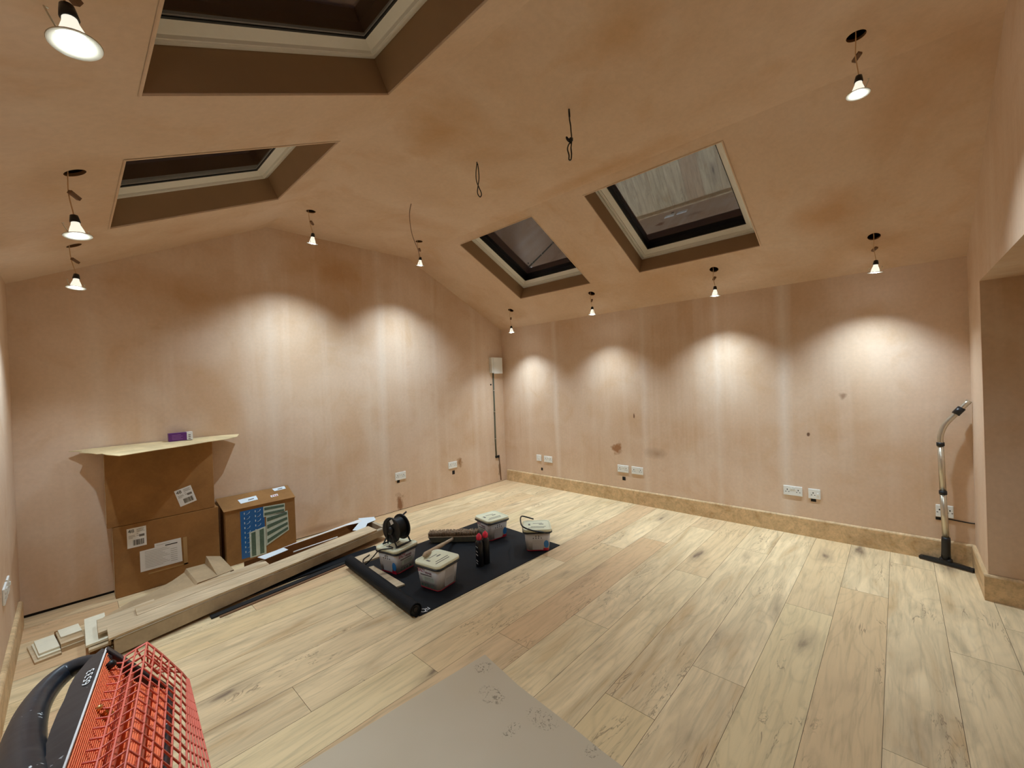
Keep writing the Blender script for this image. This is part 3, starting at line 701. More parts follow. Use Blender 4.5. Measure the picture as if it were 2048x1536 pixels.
# ------------------------------------------------------------------ low open carton with blue tape
t = thing('low_carton', 'low wide brown carton with blue tape and grey stickers, lid half open', 'box', (-3.1, -.09, 0))
xa, xb, yf, yk, zf, zk = -3.452, -2.925, -.172, -.006, .452, .535
T = .005
b = MB()
b.box(xa, yf, 0.001, xb, yf+T, zf-.004)
b.hexa([(xa, yf+T, .001), (xa+T, yf+T, .001), (xa+T, yk, .001), (xa, yk, .001), (xa, yf+T, zf-.012), (xa+T, yf+T, zf-.012), (xa+T, yk, zf+.0), (xa, yk, zf+.0)])
b.hexa([(xb-T, yf+T, .001), (xb, yf+T, .001), (xb, yk, .001), (xb-T, yk, .001), (xb-T, yf+T, zf-.01), (xb, yf+T, zf-.01), (xb, yk, zk-.02), (xb-T, yk, zk-.02)])
b.box(xa+T, yk-T, .001, xb-T, yk, zk-.03); b.box(xa+T, yf+T, .001, xb-T, yk-T, .006)
b.build('carton_body', 'card', t)
b = MB(); b.hexa([(xa-.012, yf-.006, zf-.004), (xb+.004, yf-.006, zf-.004), (xb+.0, yk-.001, zk-.004), (xa-.03, yk-.001, zk-.004), (xa-.012, yf-.006, zf), (xb+.004, yf-.006, zf), (xb, yk-.001, zk), (xa-.03, yk-.001, zk)])
lid = b.build('lid_flap', 'card', t)
b = MB(); b.box(-3.350, yf-.0012, .03, -3.172, yf, .425); bt = b.build('blue_tape', 'blue_tape', t)
b = MB()
for i in range(9):
    for xx in (-3.305, -3.225):
        zz = .07 + i*.040
        b.tube([(xx, yf-.0016, zz), (xx+.018, yf-.0016, zz+.007), (xx+.024, yf-.0016, zz+.020)], .0016, 4)
        b.box(xx-.018, yf-.0018, zz+.004, xx-.012, yf-.0012, zz+.020)
b.build('tape_print', simple('pale_blue_print', sr(190, 208, 220), .5), bt)
def sticker(corners, rows, vertical=False):
    P_ = [V((x, yf-d, z)) for (x, z), d in zip(corners, [.002]*4)]
    b = MB(); b.prism(P_, (0, .0008, 0)); st = b.build('grey_sticker', 'green_tape', t)
    b = MB(); TLc, TRc, BRc, BLc = P_
    for i in range(rows):
        f0, f1 = (i+.22)/rows, (i+.74)/rows
        if vertical: q = [TLc.lerp(TRc, f0).lerp(BLc.lerp(BRc, f0), .05), TLc.lerp(TRc, f1).lerp(BLc.lerp(BRc, f1), .05), TLc.lerp(TRc, f1).lerp(BLc.lerp(BRc, f1), .95), TLc.lerp(TRc, f0).lerp(BLc.lerp(BRc, f0), .95)]
        else: q = [TLc.lerp(BLc, f0).lerp(TRc.lerp(BRc, f0), .04), TLc.lerp(BLc, f0).lerp(TRc.lerp(BRc, f0), .96), TLc.lerp(BLc, f1).lerp(TRc.lerp(BRc, f1), .96), TLc.lerp(BLc, f1).lerp(TRc.lerp(BRc, f1), .04)]
        b.prism([p - V((0, .0008, 0)) for p in q], (0, .0006, 0))
    b.build('printed_bands', 'green_ink', st)
sticker([(-3.178, .425), (-3.008, .415), (-3.010, .335), (-3.180, .335)], 2)
sticker([(-3.160, .335), (-2.988, .345), (-2.982, .170), (-3.165, .085)], 4)
sticker([(-3.290, .235), (-3.165, .255), (-3.168, .02), (-3.290, .02)], 2, True)
sl = (zk-zf)/(yk-yf)
def lidpt(x, y, d=.0012): return V((x, y, zf + (y-yf+.006)*(zk-zf)/(yk-.001-yf+.006) + d + .0006))
def lidpatch(pts, mt, name, par, d=.0012):
    b = MB(); b.prism([lidpt(x, y, d) for x, y in pts], (0, 0, -.0008)); return b.build(name, mt, par)
p1 = lidpatch([(-3.33, -.125), (-3.20, -.115), (-3.20, -.065), (-3.34, -.075)], 'paper_blue', 'address_label', lid)
lidpatch([(-3.27, -.105), (-3.225, -.100), (-3.225, -.09), (-3.27, -.095)], 'ink_soft', 'printed_line', p1, .002)
p2 = lidpatch([(-3.05, -.055), (-2.955, -.050), (-2.955, -.015), (-3.06, -.020)], 'paper_blue', 'address_label', lid)
lidpatch([(-3.02, -.045), (-2.98, -.042), (-2.98, -.032), (-3.02, -.035)], 'ink_soft', 'printed_line', p2, .002)
p3 = lidpatch([(-3.10, -.125), (-3.04, -.120), (-3.04, -.095), (-3.10, -.100)], 'paper', 'red_print_label', lid)
b = MB()
for i in range(3): b.prism([lidpt(-3.09+i*.016, -.117, .002), lidpt(-3.08+i*.016, -.116, .002), lidpt(-3.08+i*.016, -.106, .002), lidpt(-3.09+i*.016, -.107, .002)], (0, 0, -.0008))
b.build('red_print', 'red', p3)
b = MB(); b.box(xb, -.10, .38, xb+.022, -.02, .435); b.build('polystyrene_corner', 'paper', t, bevel=.004)

# ------------------------------------------------------------------ opened flooring pack along the gable wall
def yfr(x): return -1.04 + (x+4.15)*.195
t = thing('flooring_pack', 'long opened pale cardboard flooring pack lying along the gable wall', 'flooring pack', (-3.2, -.7, 0))
XA, XB = -4.16, -2.30
def tilt_(x): return (x-XA)/(XB-XA)
def zb0(x): return .012 + .040*tilt_(x)
def ztp(x): return .100 + .006*tilt_(x)
wd = .36
b = MB(); n_ = 14; fr = []
for i in range(n_+1):
    x = XA + (XB-XA)*i/n_; fr.append(x)
for a, c in zip(fr, fr[1:]):
    b.hexa([(a, yfr(a), zb0(a)), (c, yfr(c), zb0(c)), (c, yfr(c)+.004, zb0(c)), (a, yfr(a)+.004, zb0(a)),
            (a, yfr(a), ztp(a)-.002), (c, yfr(c), ztp(c)-.002), (c, yfr(c)+.004, ztp(c)-.002), (a, yfr(a)+.004, ztp(a)-.002)])
b.build('front_side', 'card_grey', t)
b = MB(); b.hexa([(XA, yfr(XA)+.004, .012), (XB, yfr(XB)+.004, .052), (XB, yfr(XB)+wd, .052), (XA, yfr(XA)+wd, .012), (XA, yfr(XA)+.004, .016), (XB, yfr(XB)+.004, .056), (XB, yfr(XB)+wd, .056), (XA, yfr(XA)+wd, .016)]); b.build('base', 'card_dark', t)
xb0 = -3.42
b = MB(); b.hexa([(xb0, yfr(xb0)+wd, .0), (XB, yfr(XB)+wd, .05), (XB, yfr(XB)+wd+.004, .05), (xb0, yfr(xb0)+wd+.004, .0), (xb0, yfr(xb0)+wd+.01, .13), (XB, yfr(XB)+wd+.01, .115), (XB, yfr(XB)+wd+.014, .115), (xb0, yfr(xb0)+wd+.014, .13)]); b.build('rear_side', 'card_dark', t)
b = MB(); b.prism([(xb0+.25, yfr(xb0+.25)+wd+.012, .128), (-2.55, yfr(-2.55)+wd+.012, .122), (-2.36, yfr(-2.36)+wd-.05, .116), (-2.30, yfr(-2.3)+wd-.02, .116), (-2.38, yfr(-2.38)+wd+.06, .118), (-3.0, yfr(-3.0)+wd+.03, .126)], (0, 0, .002)); b.build('torn_rear_edge', 'paper', t)
b = MB(); b.hexa([(XB-.03, yfr(XB)+.004, .05), (XB, yfr(XB)+.004, .05), (XB, yfr(XB)+wd, .05), (XB-.03, yfr(XB)+wd, .05), (XB-.03, yfr(XB)+.004, .104), (XB, yfr(XB)+.004, .104), (XB, yfr(XB)+wd, .112), (XB-.03, yfr(XB)+wd, .112)]); b.build('end_block', 'card_grey', t)
# ragged top flap of the front side
b = MB()
edge = [(-4.16, 0), (-3.9, .002), (-3.7, .004), (-3.45, .006), (-3.33, .002), (-3.31, .012), (-3.25, .016), (-3.0, .014), (-2.8, .016), (-2.55, .014), (-2.35, .010)]
pts_ = [(x, yfr(x)-.004+d, ztp(x)) for x, d in edge] + [(x, yfr(x)+.045, ztp(x)+.001) for x in (-2.35, -2.9, -3.5, -4.1)]
b.prism(pts_, (0, 0, .002)); bmesh.ops.triangulate(b.bm, faces=b.bm.faces[:]); b.build('top_flap', 'card_grey', t)
# planks on the pack
def board(name, label, x0, x1, y0, y1, z0, z1, mt='oak_x', cat='plank', slope=.195, rz0=None, group='loose oak boards by the pack', notch=None):
    b = MB(); s0 = slope*(x1-x0)
    z0b, z1b = (z0, z0) if rz0 is None else (z0, rz0); th = z1-z0
    if notch is None:
        b.hexa([(x0, y0, z0b), (x1, y0+s0, z1b), (x1, y1+s0, z1b), (x0, y1, z0b), (x0, y0, z0b+th), (x1, y0+s0, z1b+th), (x1, y1+s0, z1b+th), (x0, y1, z0b+th)])
    else:
        lo = [(x0+notch, y0, z0b), (x1, y0+s0, z1b), (x1, y1+s0, z1b), (x0, y1, z0b), (x0, y0+.10, z0b), (x0+notch, y0+.10, z0b)]
        b.prism(lo, (0, 0, th)); bmesh.ops.triangulate(b.bm, faces=[f for f in b.bm.faces if len(f.verts) > 4])
    o = b.build(name, mt, bevel=.0012, seg=1)
    return tag(o, label, cat, group)
board('oak_plank', 'long oak plank lying on top of the opened flooring pack, along its front', -4.18, -2.42, yfr(-4.18)+.004, yfr(-4.18)+.165, .103, .117, rz0=.1085)
board('oak_plank', 'oak plank behind the front one on the flooring pack, below the tall cartons', -4.05, -3.30, yfr(-4.05)+.170, yfr(-4.05)+.300, .104, .118, rz0=.106)
board('oak_plank', 'shorter oak plank with a staggered end at the left of the pack', -4.215, -3.95, yfr(-4.2)+.175, yfr(-4.2)+.375, .085, .099)
b = MB(); b.hexa([(-4.12, -.60, .082), (-3.50, -.478, .12), (-3.54, -.44, .16), (-4.12, -.47, .084), (-4.12, -.60, .084), (-3.50, -.478, .123), (-3.54, -.44, .163), (-4.12, -.47, .087)])
b2 = MB(); f1 = [at(x, y, (0, q_, 0), (0, 1, 0)) for x, y, q_ in ((206, 1236, -.66), (262, 1203, -.52), (300, 1188, -.46), (345, 1162, -.38), (368, 1146, -.33), (372, 1138, -.32), (410, 1128, -.30), (412, 1113, -.29), (441, 1113, -.29), (448, 1130, -.33), (452, 1136, -.36))]
near = [V((p.x+.015, yfr(p.x)+.315, min(.119, p.z-.004))) for p in f1]
b.bm.free()
for i in range(len(f1)-1):
    a0, a1, c1_, c0_ = f1[i], f1[i+1], near[i+1], near[i]
    b2.hexa([c0_, c1_, a1, a0, c0_+V((0, 0, .003)), c1_+V((0, 0, .003)), a1+V((0, 0, .003)), a0+V((0, 0, .003))])
tag(b2.build('torn_cardboard_flap', 'card_flap'), 'torn flap of pale cardboard leaning up against the lower tall carton', 'cardboard flap')
t = thing('folded_white_card', 'small folded white card standing on the pack before the low carton', 'card', (-3.28, -.62, .13))
q = [at(515, 1115, (0, -.60, 0), (0, 1, 0)), at(567, 1096, (0, -.50, 0), (0, 1, 0)), at(577, 1100, (0, -.52, 0), (0, 1, 0)), at(530, 1119, (0, -.62, 0), (0, 1, 0))]
b = MB(); b.prism(q, (0, 0, .003)); b.build('white_panel', 'paper_blue', t)
b = MB(); zq = .119; b.hexa([V((q[3].x, q[3].y, zq)), V((q[2].x, q[2].y, zq)), V((q[2].x, q[2].y+.003, zq)), V((q[3].x, q[3].y+.003, zq)), q[3], q[2], q[2]+V((0, .003, 0)), q[3]+V((0, .003, 0))]); b.build('brown_support', 'card_dark', t)
p_ = [at(587, 1104, (0, 0, .125), (0, 0, 1)), at(675, 1074, (0, 0, .125), (0, 0, 1))]
b = MB(); b.tube(p_, .006, 6); tag(b.build('white_beading', 'paper'), 'thin white strip of beading lying on the oak plank of the pack', 'strip')
b = MB(); zc_ = .118
pts = [at(x, y, (0, 0, zc_), (0, 0, 1)) for x, y in ((705, 1061), (722, 1041), (716, 1037), (748, 1034), (752, 1040), (735, 1047), (728, 1062))]
b.prism(pts, (0, 0, .002)); bmesh.ops.triangulate(b.bm, faces=b.bm.faces[:]); tag(b.build('plastic_wrap', 'paper_blue'), 'crumpled white plastic wrap at the far end of the flooring pack', 'plastic wrap')
# thin strips underneath
board('dark_trim_strip', 'dark flat strip lying on the floor under the front of the pack', -3.72, -2.50, -1.005, -.955, .0005, .010, 'slot', 'strip', .115, group='thin strips under the pack')
board('brown_trim_strip', 'brown flat strip lying on the floor in front of the dark one', -3.68, -2.54, -1.03, -1.008, .0005, .008, 'block', 'strip', .117, group='thin strips under the pack')
b = MB(); b.box(-3.60, -.86, .0005, -2.48, -.76, .012); tag(b.build('pack_shadow_sheet', 'mat'), 'black sheet standing for the shadow beneath the raised end of the pack', 'underlay')  # dark sheet put in for the shadow gap under the pack
# offcuts at the left end
board('pale_offcut', 'pale square board end next to the oak planks at the left of the pack', -4.265, -4.175, -.90, -.50, .048, .062, 'pale_wood', 'offcut', .1, group='short board offcuts at the left end of the pack')
board('pale_offcut', 'pale board end lying below the upper one at the left of the pack', -4.255, -4.165, -.93, -.60, .030, .044, 'oak_y', 'offcut', .1, group='short board offcuts at the left end of the pack')
b = MB(); b.box(-4.25, -.90, .0005, -4.17, -.52, .030); tag(b.build('carton_spacer', 'card_dark'), 'brown cardboard spacer under the pale board ends', 'spacer')
def offcut_box(x, y, mt, label, sx, sy, z0, z1, rot=.12, top=None):
    mm = Matrix.Translation((x, y, 0)) @ Matrix.Rotation(rot, 4, 'Z'); b = MB(); b.box(-sx/2, -sy/2, z0, sx/2, sy/2, z1, mm)
    o = b.build('wood_offcut', mt, bevel=.001, seg=1); tag(o, label, 'offcut', 'short board offcuts at the left end of the pack'); return o
offcut_box(-4.325, -.62, 'oak_x', 'lower tan block offcut beside the pale board end', .092, .21, .0005, .024)
offcut_box(-4.325, -.615, 'oak_y', 'upper tan block offcut resting on the lower tan block', .092, .20, .0245, .044)
offcut_box(-4.325, -.575, 'pale_wood', 'white faced offcut on the tan blocks', .085, .12, .0445, .052)
offcut_box(-4.425, -.635, 'oak_x', 'bottom thin offcut of the leftmost little stack', .10, .26, .0005, .012, .15)
offcut_box(-4.418, -.63, 'pale_wood', 'middle thin offcut of the leftmost little stack', .085, .22, .0125, .022, .15)
offcut_box(-4.415, -.62, 'pale_wood', 'white topped offcut on the leftmost little stack', .078, .20, .0225, .034, .13)
offcut_box(-4.372, -.52, 'card_dark', 'small brown wedge between the two little stacks', .025, .09, .0005, .034, .1)

# ------------------------------------------------------------------ black underlay roll with tools on it
t = thing('underlay_roll', 'black underlay sheet laid on the floor, rolled up at its left edge', 'underlay', (-2.2, -1.5, 0))
nx = 24; b = MB()
C_ = [V((-2.80, -1.018, 0)), V((-1.420, -1.026, 0)), V((-1.459, -2.034, 0)), V((-2.86, -2.005, 0))]
b.prism([p + V((0, 0, .0008)) for p in C_], (0, 0, .004)); b.build('flat_sheet', 'mat', t)
b = MB(); A0, A1 = V((-2.815, -.985, .048)), V((-2.885, -2.000, .048)); ax = (A1-A0).normalized(); e1_ = V((0, 0, 1)); e2_ = ax.cross(e1_).normalized()
prof = []; turns = 3.0; n_ = 72
for i in range(n_+1):
    a = -pi/2 - 2*pi*turns*i/n_*1.0; r = .047 - .033*i/n_; prof.append((cos(a)*r, sin(a)*r, r))
inner = [(cos(-pi/2-2*pi*turns*i/n_)*(p[2]-.0045), sin(-pi/2-2*pi*turns*i/n_)*(p[2]-.0045)) for i, p in enumerate(prof)]
for P0_, P1_ in ((A0, A1),):
    for i in range(n_):
        q = []
        for P_ in (P0_, P1_):
            for (u_, v_) in ((prof[i][0], prof[i][1]), (prof[i+1][0], prof[i+1][1]), inner[i+1], inner[i]):
                q.append(P_ + e2_*u_*1.0 + e1_*v_)
        vs = [b.bm.verts.new(p) for p in q]
        for ii in ((3,2,1,0),(4,5,6,7),(0,1,5,4),(2,3,7,6)):
            b.bm.faces.new([vs[j] for j in ii])
b.build('rolled_part', 'mat', t, smooth=False)
text('Qu', .062, 'paper', t, V((-2.832, -1.992, .0049)), (1, .05, 0), (-.1, 1, 0), 'printed_mark', sx=.8)
b = MB(); b.lathe([(.030, 0), (.030, .004)], A1-ax*.008, 20, ax); b.build('roll_core', 'gasket', t)
for nm_, x, y, z in (): pass
offc = [at(728, 1137, (0, 0, .05), (0, 0, 1)), at(747, 1131, (0, 0, .05), (0, 0, 1)), at(810, 1168, (0, 0, .018), (0, 0, 1)), at(784, 1176, (0, 0, .018), (0, 0, 1))]
b = MB(); b.hexa([p - V((0, 0, .012)) for p in offc] + offc); b.bm.normal_update()
tag(b.build('oak_offcut', 'oak_y', bevel=.001, seg=1), 'narrow oak offcut lying on the black underlay beside the roll', 'offcut')
b = MB(); b.prism([(-2.752, -1.012, .0008), (-2.50, -1.014, .0008), (-2.50, -.86, .0008), (-2.752, -.86, .0008)], (0, 0, .014))
tag(b.build('oak_offcut', 'oak_x', bevel=.001, seg=1), 'oak board edge on the floor behind the roll and reel bucket', 'offcut')

# ------------------------------------------------------------------ buckets
def rrect(hw, hd, r, z, mm, seg=6):
    pts = []
    for cx, cy, a0 in ((hw-r, hd-r, 0), (-hw+r, hd-r, pi/2), (-hw+r, -hd+r, pi), (hw-r, -hd+r, 3*pi/2)):
        for i in range(seg+1):
            a = a0 + pi/2*i/seg; pts.append(mm @ V((cx+r*cos(a), cy+r*sin(a), z)))
    return pts
def bucket(ctr, rot, label, handle_up=False, roles=None):
    z0 = .0052; mm = Matrix.Translation((ctr[0], ctr[1], z0)) @ Matrix.Rotation(rot, 4, 'Z')
    t = thing('adhesive_bucket', label, 'bucket', (ctr[0], ctr[1], z0), group='white square tubs with cream lids on the underlay')
    H_ = .175; hb, ht = .093, .110
    f = lambda z: hb + (ht-hb)*z/H_
    b = MB(); b.mi = 1; b.loft([rrect(hb-.004, hb-.004, .026, 0, mm), rrect(hb, hb, .028, .004, mm), rrect(f(.010), f(.010), .028, .010, mm)])
    b.mi = 0; b.loft([rrect(f(.010), f(.010), .028, .010, mm), rrect(f(H_), f(H_), .030, H_, mm)])
    b.build('tub', ['bucket', 'red'], t)
    b = MB(); b.loft([rrect(.117, .117, .034, H_-.010, mm), rrect(.119, .119, .036, H_-.004, mm), rrect(.119, .119, .036, H_+.008, mm), rrect(.116, .116, .034, H_+.012, mm), rrect(.108, .108, .030, H_+.012, mm), rrect(.104, .104, .028, H_+.006, mm)])
    lid = b.build('lid', 'cream', t)
    b = MB()
    for (x0, y0, x1, y1) in ((-.075, -.060, .060, -.052), (-.050, -.035, .075, -.028), (-.07, .010, -.055, .045), (.02, .02, .06, .032), (-.03, .05, .05, .056)): b.box(x0, y0, H_+.0061, x1, y1, H_+.0068, mm)
    b.build('lid_print', 'ink_soft', lid)
    b = MB(); hp = []
    if not handle_up:
        r = .1225; hz = H_-.016; ring_ = rrect(.1195, .1195, .038, hz, mm)
        ring_.append(ring_[0]); b.tube(ring_, .0062, 8)
    else:
        r2 = rrect(.1185, .1185, .038, H_-.017, mm); r2.append(r2[0]); b.tube(r2, .0055, 8)
        b.tube(catmull([mm @ V(p) for p in ((.06, -.124, H_-.012), (-.04, -.128, H_+.010), (-.118, -.110, H_+.038), (-.135, -.04, H_+.056), (-.132, .06, H_+.06), (-.11, .118, H_+.05), (-.02, .124, H_+.02))], 6), .006, 8)
    b.build('handle', 'black_plastic', t)
    # printed sides: -y face and +x face (and -x face)
    def side(k):       # local frames on the tapered faces
        ang = {'front': 0, 'right': pi/2, 'left': -pi/2}[k]; return mm @ Matrix.Rotation(ang, 4, 'Z')
    tl = math.atan((ht-hb)/H_)
    for k in ('front', 'left', 'right'):
        s_ = side(k); sd = Matrix.Translation((0, -hb-.0006, 0)) @ Matrix.Rotation(tl, 4, 'X'); sm_ = s_ @ sd
        R3 = sm_.to_3x3(); xd, zd = R3 @ V((1, 0, 0)), R3 @ V((0, 0, 1)); role = roles.get(k, 'plain')
        if role == 'text':
            b = MB(); b.box(-.050, -.0004, .058, .060, .0002, .092, sm_); pn = b.build('text_panel', 'green_tape', t)
            b = MB()
            for i in range(5): b.box(-.030, -.0008, .062+i*.006, .055, -.0004, .0638+i*.006, sm_)
            b.box(-.065, -.0008, .098, .04, -.0002, .106, sm_); b.box(-.06, -.0008, .042, .06, -.0002, .046, sm_); b.build('printed_lines', 'ink_soft', pn)
            text('EAZY', .036, 'red', t, sm_ @ V((-.086, -.0008, .120)), xd, zd, 'brand_lettering', sx=.78)
            text('PRIMER', .024, 'maroon', t, sm_ @ V((-.018, -.0008, .112)), xd, zd, 'brand_lettering', sx=.8)
            b = MB()
            for i in range(4): b.box(-.062+i*.030, -.0008, .022, -.046+i*.030, -.0002, .036, sm_)
            b.build('pictograms', 'green_ink', t)
        elif role == 'data':
            b = MB(); b.box(-.035, -.0005, .018, .055, .0002, .135, sm_); pn = b.build('data_panel', 'bucket_grey', t)
            b = MB()
            for i in range(7): b.box(-.028, -.0009, .026+i*.007, .048, -.0005, .0275+i*.007, sm_)
            b.build('printed_lines', 'ink_soft', pn)
        elif role == 'pict':
            b = MB(); b.box(-.045, -.0005, .015, .045, .0002, .10, sm_); pn = b.build('data_panel', 'bucket_grey', t)
            b = MB()
            for i in range(4):
                b.box(-.040+i*.022, -.0009, .108, -.033+i*.022, -.0002, .117, sm_)
                if i % 3: b.box(-.039+i*.022, -.0009, .122, -.034+i*.022, -.0002, .136, sm_)
            b.build('pictograms', 'ink', t)
            b = MB(); ring1 = lambda h: [sm_ @ V((.070+.024*cos(2*pi*i/20)*.85, -h, .060+.024*sin(2*pi*i/20)*1.35)) for i in range(20)]
            b.loft([ring1(0.0), ring1(.0008)]); b.build('blue_disc', 'blue', t)
            b = MB(); b.box(.045, -.0012, .003, .088, 0, .026, sm_); b.build('red_patch', 'red', t)
    return t
bk1 = bucket((-2.583, -1.305), radians(12), 'white square tub with cream lid carrying the cable reel', roles={'left': 'pict', 'front': 'text'})
bk2 = bucket((-2.540, -1.765), radians(10), 'front white square tub with cream lid, broom handle resting on it', roles={'left': 'text', 'front': 'data'})
bk3 = bucket((-1.672, -1.425), radians(-9), 'white square tub with cream lid at the far edge of the underlay', roles={'left': 'text', 'front': 'pict'})
bk4 = bucket((-1.606, -1.905), radians(-47), 'white square tub with black handle raised, at the right corner of the underlay', True, roles={'left': 'data', 'front': 'pict'})
LIDZ = .0052+.175+.0122

# ------------------------------------------------------------------ cable reel on the first bucket
t = thing('cable_reel', 'black cable reel standing on the lid of a white tub', 'cable reel', (-2.58, -1.30, LIDZ))
rc = V((-2.575, -1.295, LIDZ+.117)); ax = V((-.90, -.16, 0)).normalized(); r_ = .098
def disc(h0, h1, r, name, mt='black_plastic', seg=32):
    b = MB(); b.lathe([(r*.96, h0), (r, h0+.002), (r, h1-.002), (r*.96, h1)], rc, seg, ax); return b.build(name, mt, t)
disc(.045, .055, r_, 'flange'); disc(-.055, -.045, r_, 'flange')
b = MB(); prof = [(.05, -.045)]
for i in range(10): prof += [(.074, -.043+i*.009), (.079, -.039+i*.009)]
prof += [(.05, .045)]
b.lathe(prof, rc, 28, ax); b.build('wound_cable', 'gasket', t, smooth=True)
b = MB(); b.lathe([(.03, .055), (.032, .06), (.028, .075), (.004, .076)], rc, 20, ax); b.build('hub', 'black_plastic', t)
sd_ = ax.cross(V((0, 0, 1))).normalized(); b = MB(); p = rc + ax*.056 + V((0, 0, .06)) - sd_*.01
q4 = [p + sd_*.022 + V((0, 0, .012)), p + V((0, 0, .028)) - sd_*.005, p - sd_*.026, p - V((0, 0, .018)) + sd_*.004]
b.prism(q4, ax*.0008); b.build('sticker', 'paper', t)
for sg in (-1, 1):
    for s2 in (-1, 1):
        b = MB(); base = V((rc.x, rc.y, LIDZ+.006)) + sd_*.075*s2 + ax*.068*sg
        b.tube([rc + ax*.066*sg, base], .006, 8); b.build('stand_leg', 'black_plastic', t)
for s2 in (-1, 1):
    b = MB(); c0 = V((rc.x, rc.y, LIDZ+.006)) + sd_*.075*s2
    b.tube([c0 - ax*.075, c0 + ax*.075], .006, 8); b.build('stand_foot', 'black_plastic', t)
b = MB(); b.tube([rc - ax*.056 + V((0, 0, .080)), rc - ax*.075 + V((0, 0, .086)) + sd_*.0, rc - ax*.105 + V((0, 0, .098))], .007, 8); b.build('crank_knob', 'black_plastic', t)
b = MB(); b.tube(catmull([rc + ax*.03 + V((0, 0, .088)), rc + ax*.07 + V((0, 0, .07)) + sd_*.02, rc + ax*.085 + V((0, 0, -.02)) + sd_*.01, V((rc.x, rc.y, LIDZ+.02)) + ax*.07 + sd_*.02], 6), .0055, 8); b.build('loose_cable_turn', 'gasket', t)
b = MB(); b.tube(catmull([V((rc.x, rc.y, LIDZ+.006)) + ax*.08, V((-2.66, -1.37, LIDZ+.006)), V((-2.725, -1.30, LIDZ-.005)), V((-2.74, -1.22, .12)), V((-2.745, -1.10, .03)), V((-2.70, -.98, .02)), V((-2.62, -.93, .021))], 8), .0045, 8); b.build('trailing_cable', 'gasket', t)

# ------------------------------------------------------------------ broom
t = thing('broom', 'dusty broom lying bristles up on the underlay, wooden handle over a tub lid', 'broom', (-1.99, -1.2, 0))
BA, BBp = V((-2.115, -1.085, .045)), V((-1.835, -1.395, .045)); bd = (BBp-BA).normalized(); bn = V((-bd.y, bd.x, 0)); bn = -bn if bn.dot(CAM-BA) > 0 else bn
mm = Matrix((bd, bn, V((0, 0, 1)))).transposed().to_4x4(); mm.translation = (BA+BBp)/2; mm = Matrix.Translation((0, 0, 0)) @ mm
Lb = (BBp-BA).length/2 + .015
b = MB(); b.hexa([mm @ V(p) for p in ((-Lb+.03, -.026, -.038), (Lb-.03, -.026, -.038), (Lb-.03, .026, -.038), (-Lb+.03, .026, -.038), (-Lb, -.030, .012), (Lb, -.030, .012), (Lb, .030, .012), (-Lb, .030, .012))]); b.build('stock', 'stock', t, bevel=.006)
b = MB(); b.box(-Lb-.001, -.032, .010, Lb+.001, .032, .018, mm); b.build('stock_face', 'broom_wood', t, bevel=.002)
b = MB(); rr = random.Random(4)
for i in range(46):
    for j in range(6):
        x = -Lb+.008 + (2*Lb-.016)*i/45 + rr.uniform(-.002, .002); y = -.026+.052*j/5; hh = .040 + rr.uniform(-.006, .008)
        b.tube([mm @ V((x, y, .017)), mm @ V((x+rr.uniform(-.006, .006), y+rr.uniform(-.006, .006), .017+hh))], [.0042, .0062], 5)
b.build('bristles', 'bristle', t)
hs = mm @ V((-.005, -.024, -.005)); he = V((0, 0, 0))
he = at(848, 1111, (0, 0, LIDZ+.0195), (0, 0, 1)); dirh = (he-hs).normalized()
b = MB(); b.tube([hs, hs.lerp(he, .3), hs.lerp(he, .42), hs.lerp(he, .95), he], [.0125, .0135, .0165, .0195, .012], 14); b.build('wooden_handle', 'pole_wood', t, smooth=True)

# ------------------------------------------------------------------ black bottles with red caps
for i, (px, py, lbl) in enumerate(((960, 1131, 'black bottle with pinkish red cap, left of the pair on the underlay'), (977, 1128, 'black bottle with red cap, right of the pair, beside the far tub'))):
    P = at(px, py, (0, 0, .0055), (0, 0, 1)); P.z = .0055
    if i: P = P + V((.004, .03, 0))
    t = thing('applicator_bottle', lbl, 'bottle', P, group='black bottles with red caps')
    b = MB(); b.lathe([(.027, 0), (.030, .004), (.030, .17), (.028, .185), (.016, .200), (.013, .204)], P, 24); b.build('bottle_body', 'black_plastic', t, smooth=True)
    b = MB(); b.lathe([(.0185, .202), (.0215, .206), (.0225, .222), (.020, .234), (.013, .242), (.006, .249), (.003, .252)], P, 18); b.build('cap', 'red_cap', t, smooth=True)
    if i == 0:
        vd = (V((CAM.x, CAM.y, 0)) - V((P.x, P.y, 0))).normalized(); sd2 = V((-vd.y, vd.x, 0)); face_n = (vd*.75 - sd2*.65).normalized() if True else vd
        xdir = V((-face_n.y, face_n.x, 0)); 
        for zz, ln in ((.155, .02), (.120, .016), (.095, .02), (.05, .018), (.03, .014)):
            b = MB(); c = P + face_n*.0300 + V((0, 0, zz)); b.prism([c - xdir*ln*.5 + V((0, 0, .006)), c + xdir*ln*.5 - V((0, 0, .004)), c + xdir*ln*.5 - V((0, 0, .009)), c - xdir*ln*.5 + V((0, 0, .001))], face_n*.001); b.build('white_lettering_stripe', 'paper', t)

# ------------------------------------------------------------------ grey protective sheet in the foreground
b = MB()
sp_ = [(-2.848, -2.575), (-2.897, -2.85), (-2.905, -2.93), (-2.925, -3.17), (-2.943, -3.32), (-2.965, -3.60), (-3.0, -4.1), (-3.85, -4.1), (-3.78, -2.505), (-3.3, -2.538)]
b.prism([(x, y, .0006) for x, y in sp_], (0, 0, .0022)); tag(b.build('protective_sheet', 'sheet'), 'grey protective sheet with dusty boot prints lying on the oak floor', 'sheet')

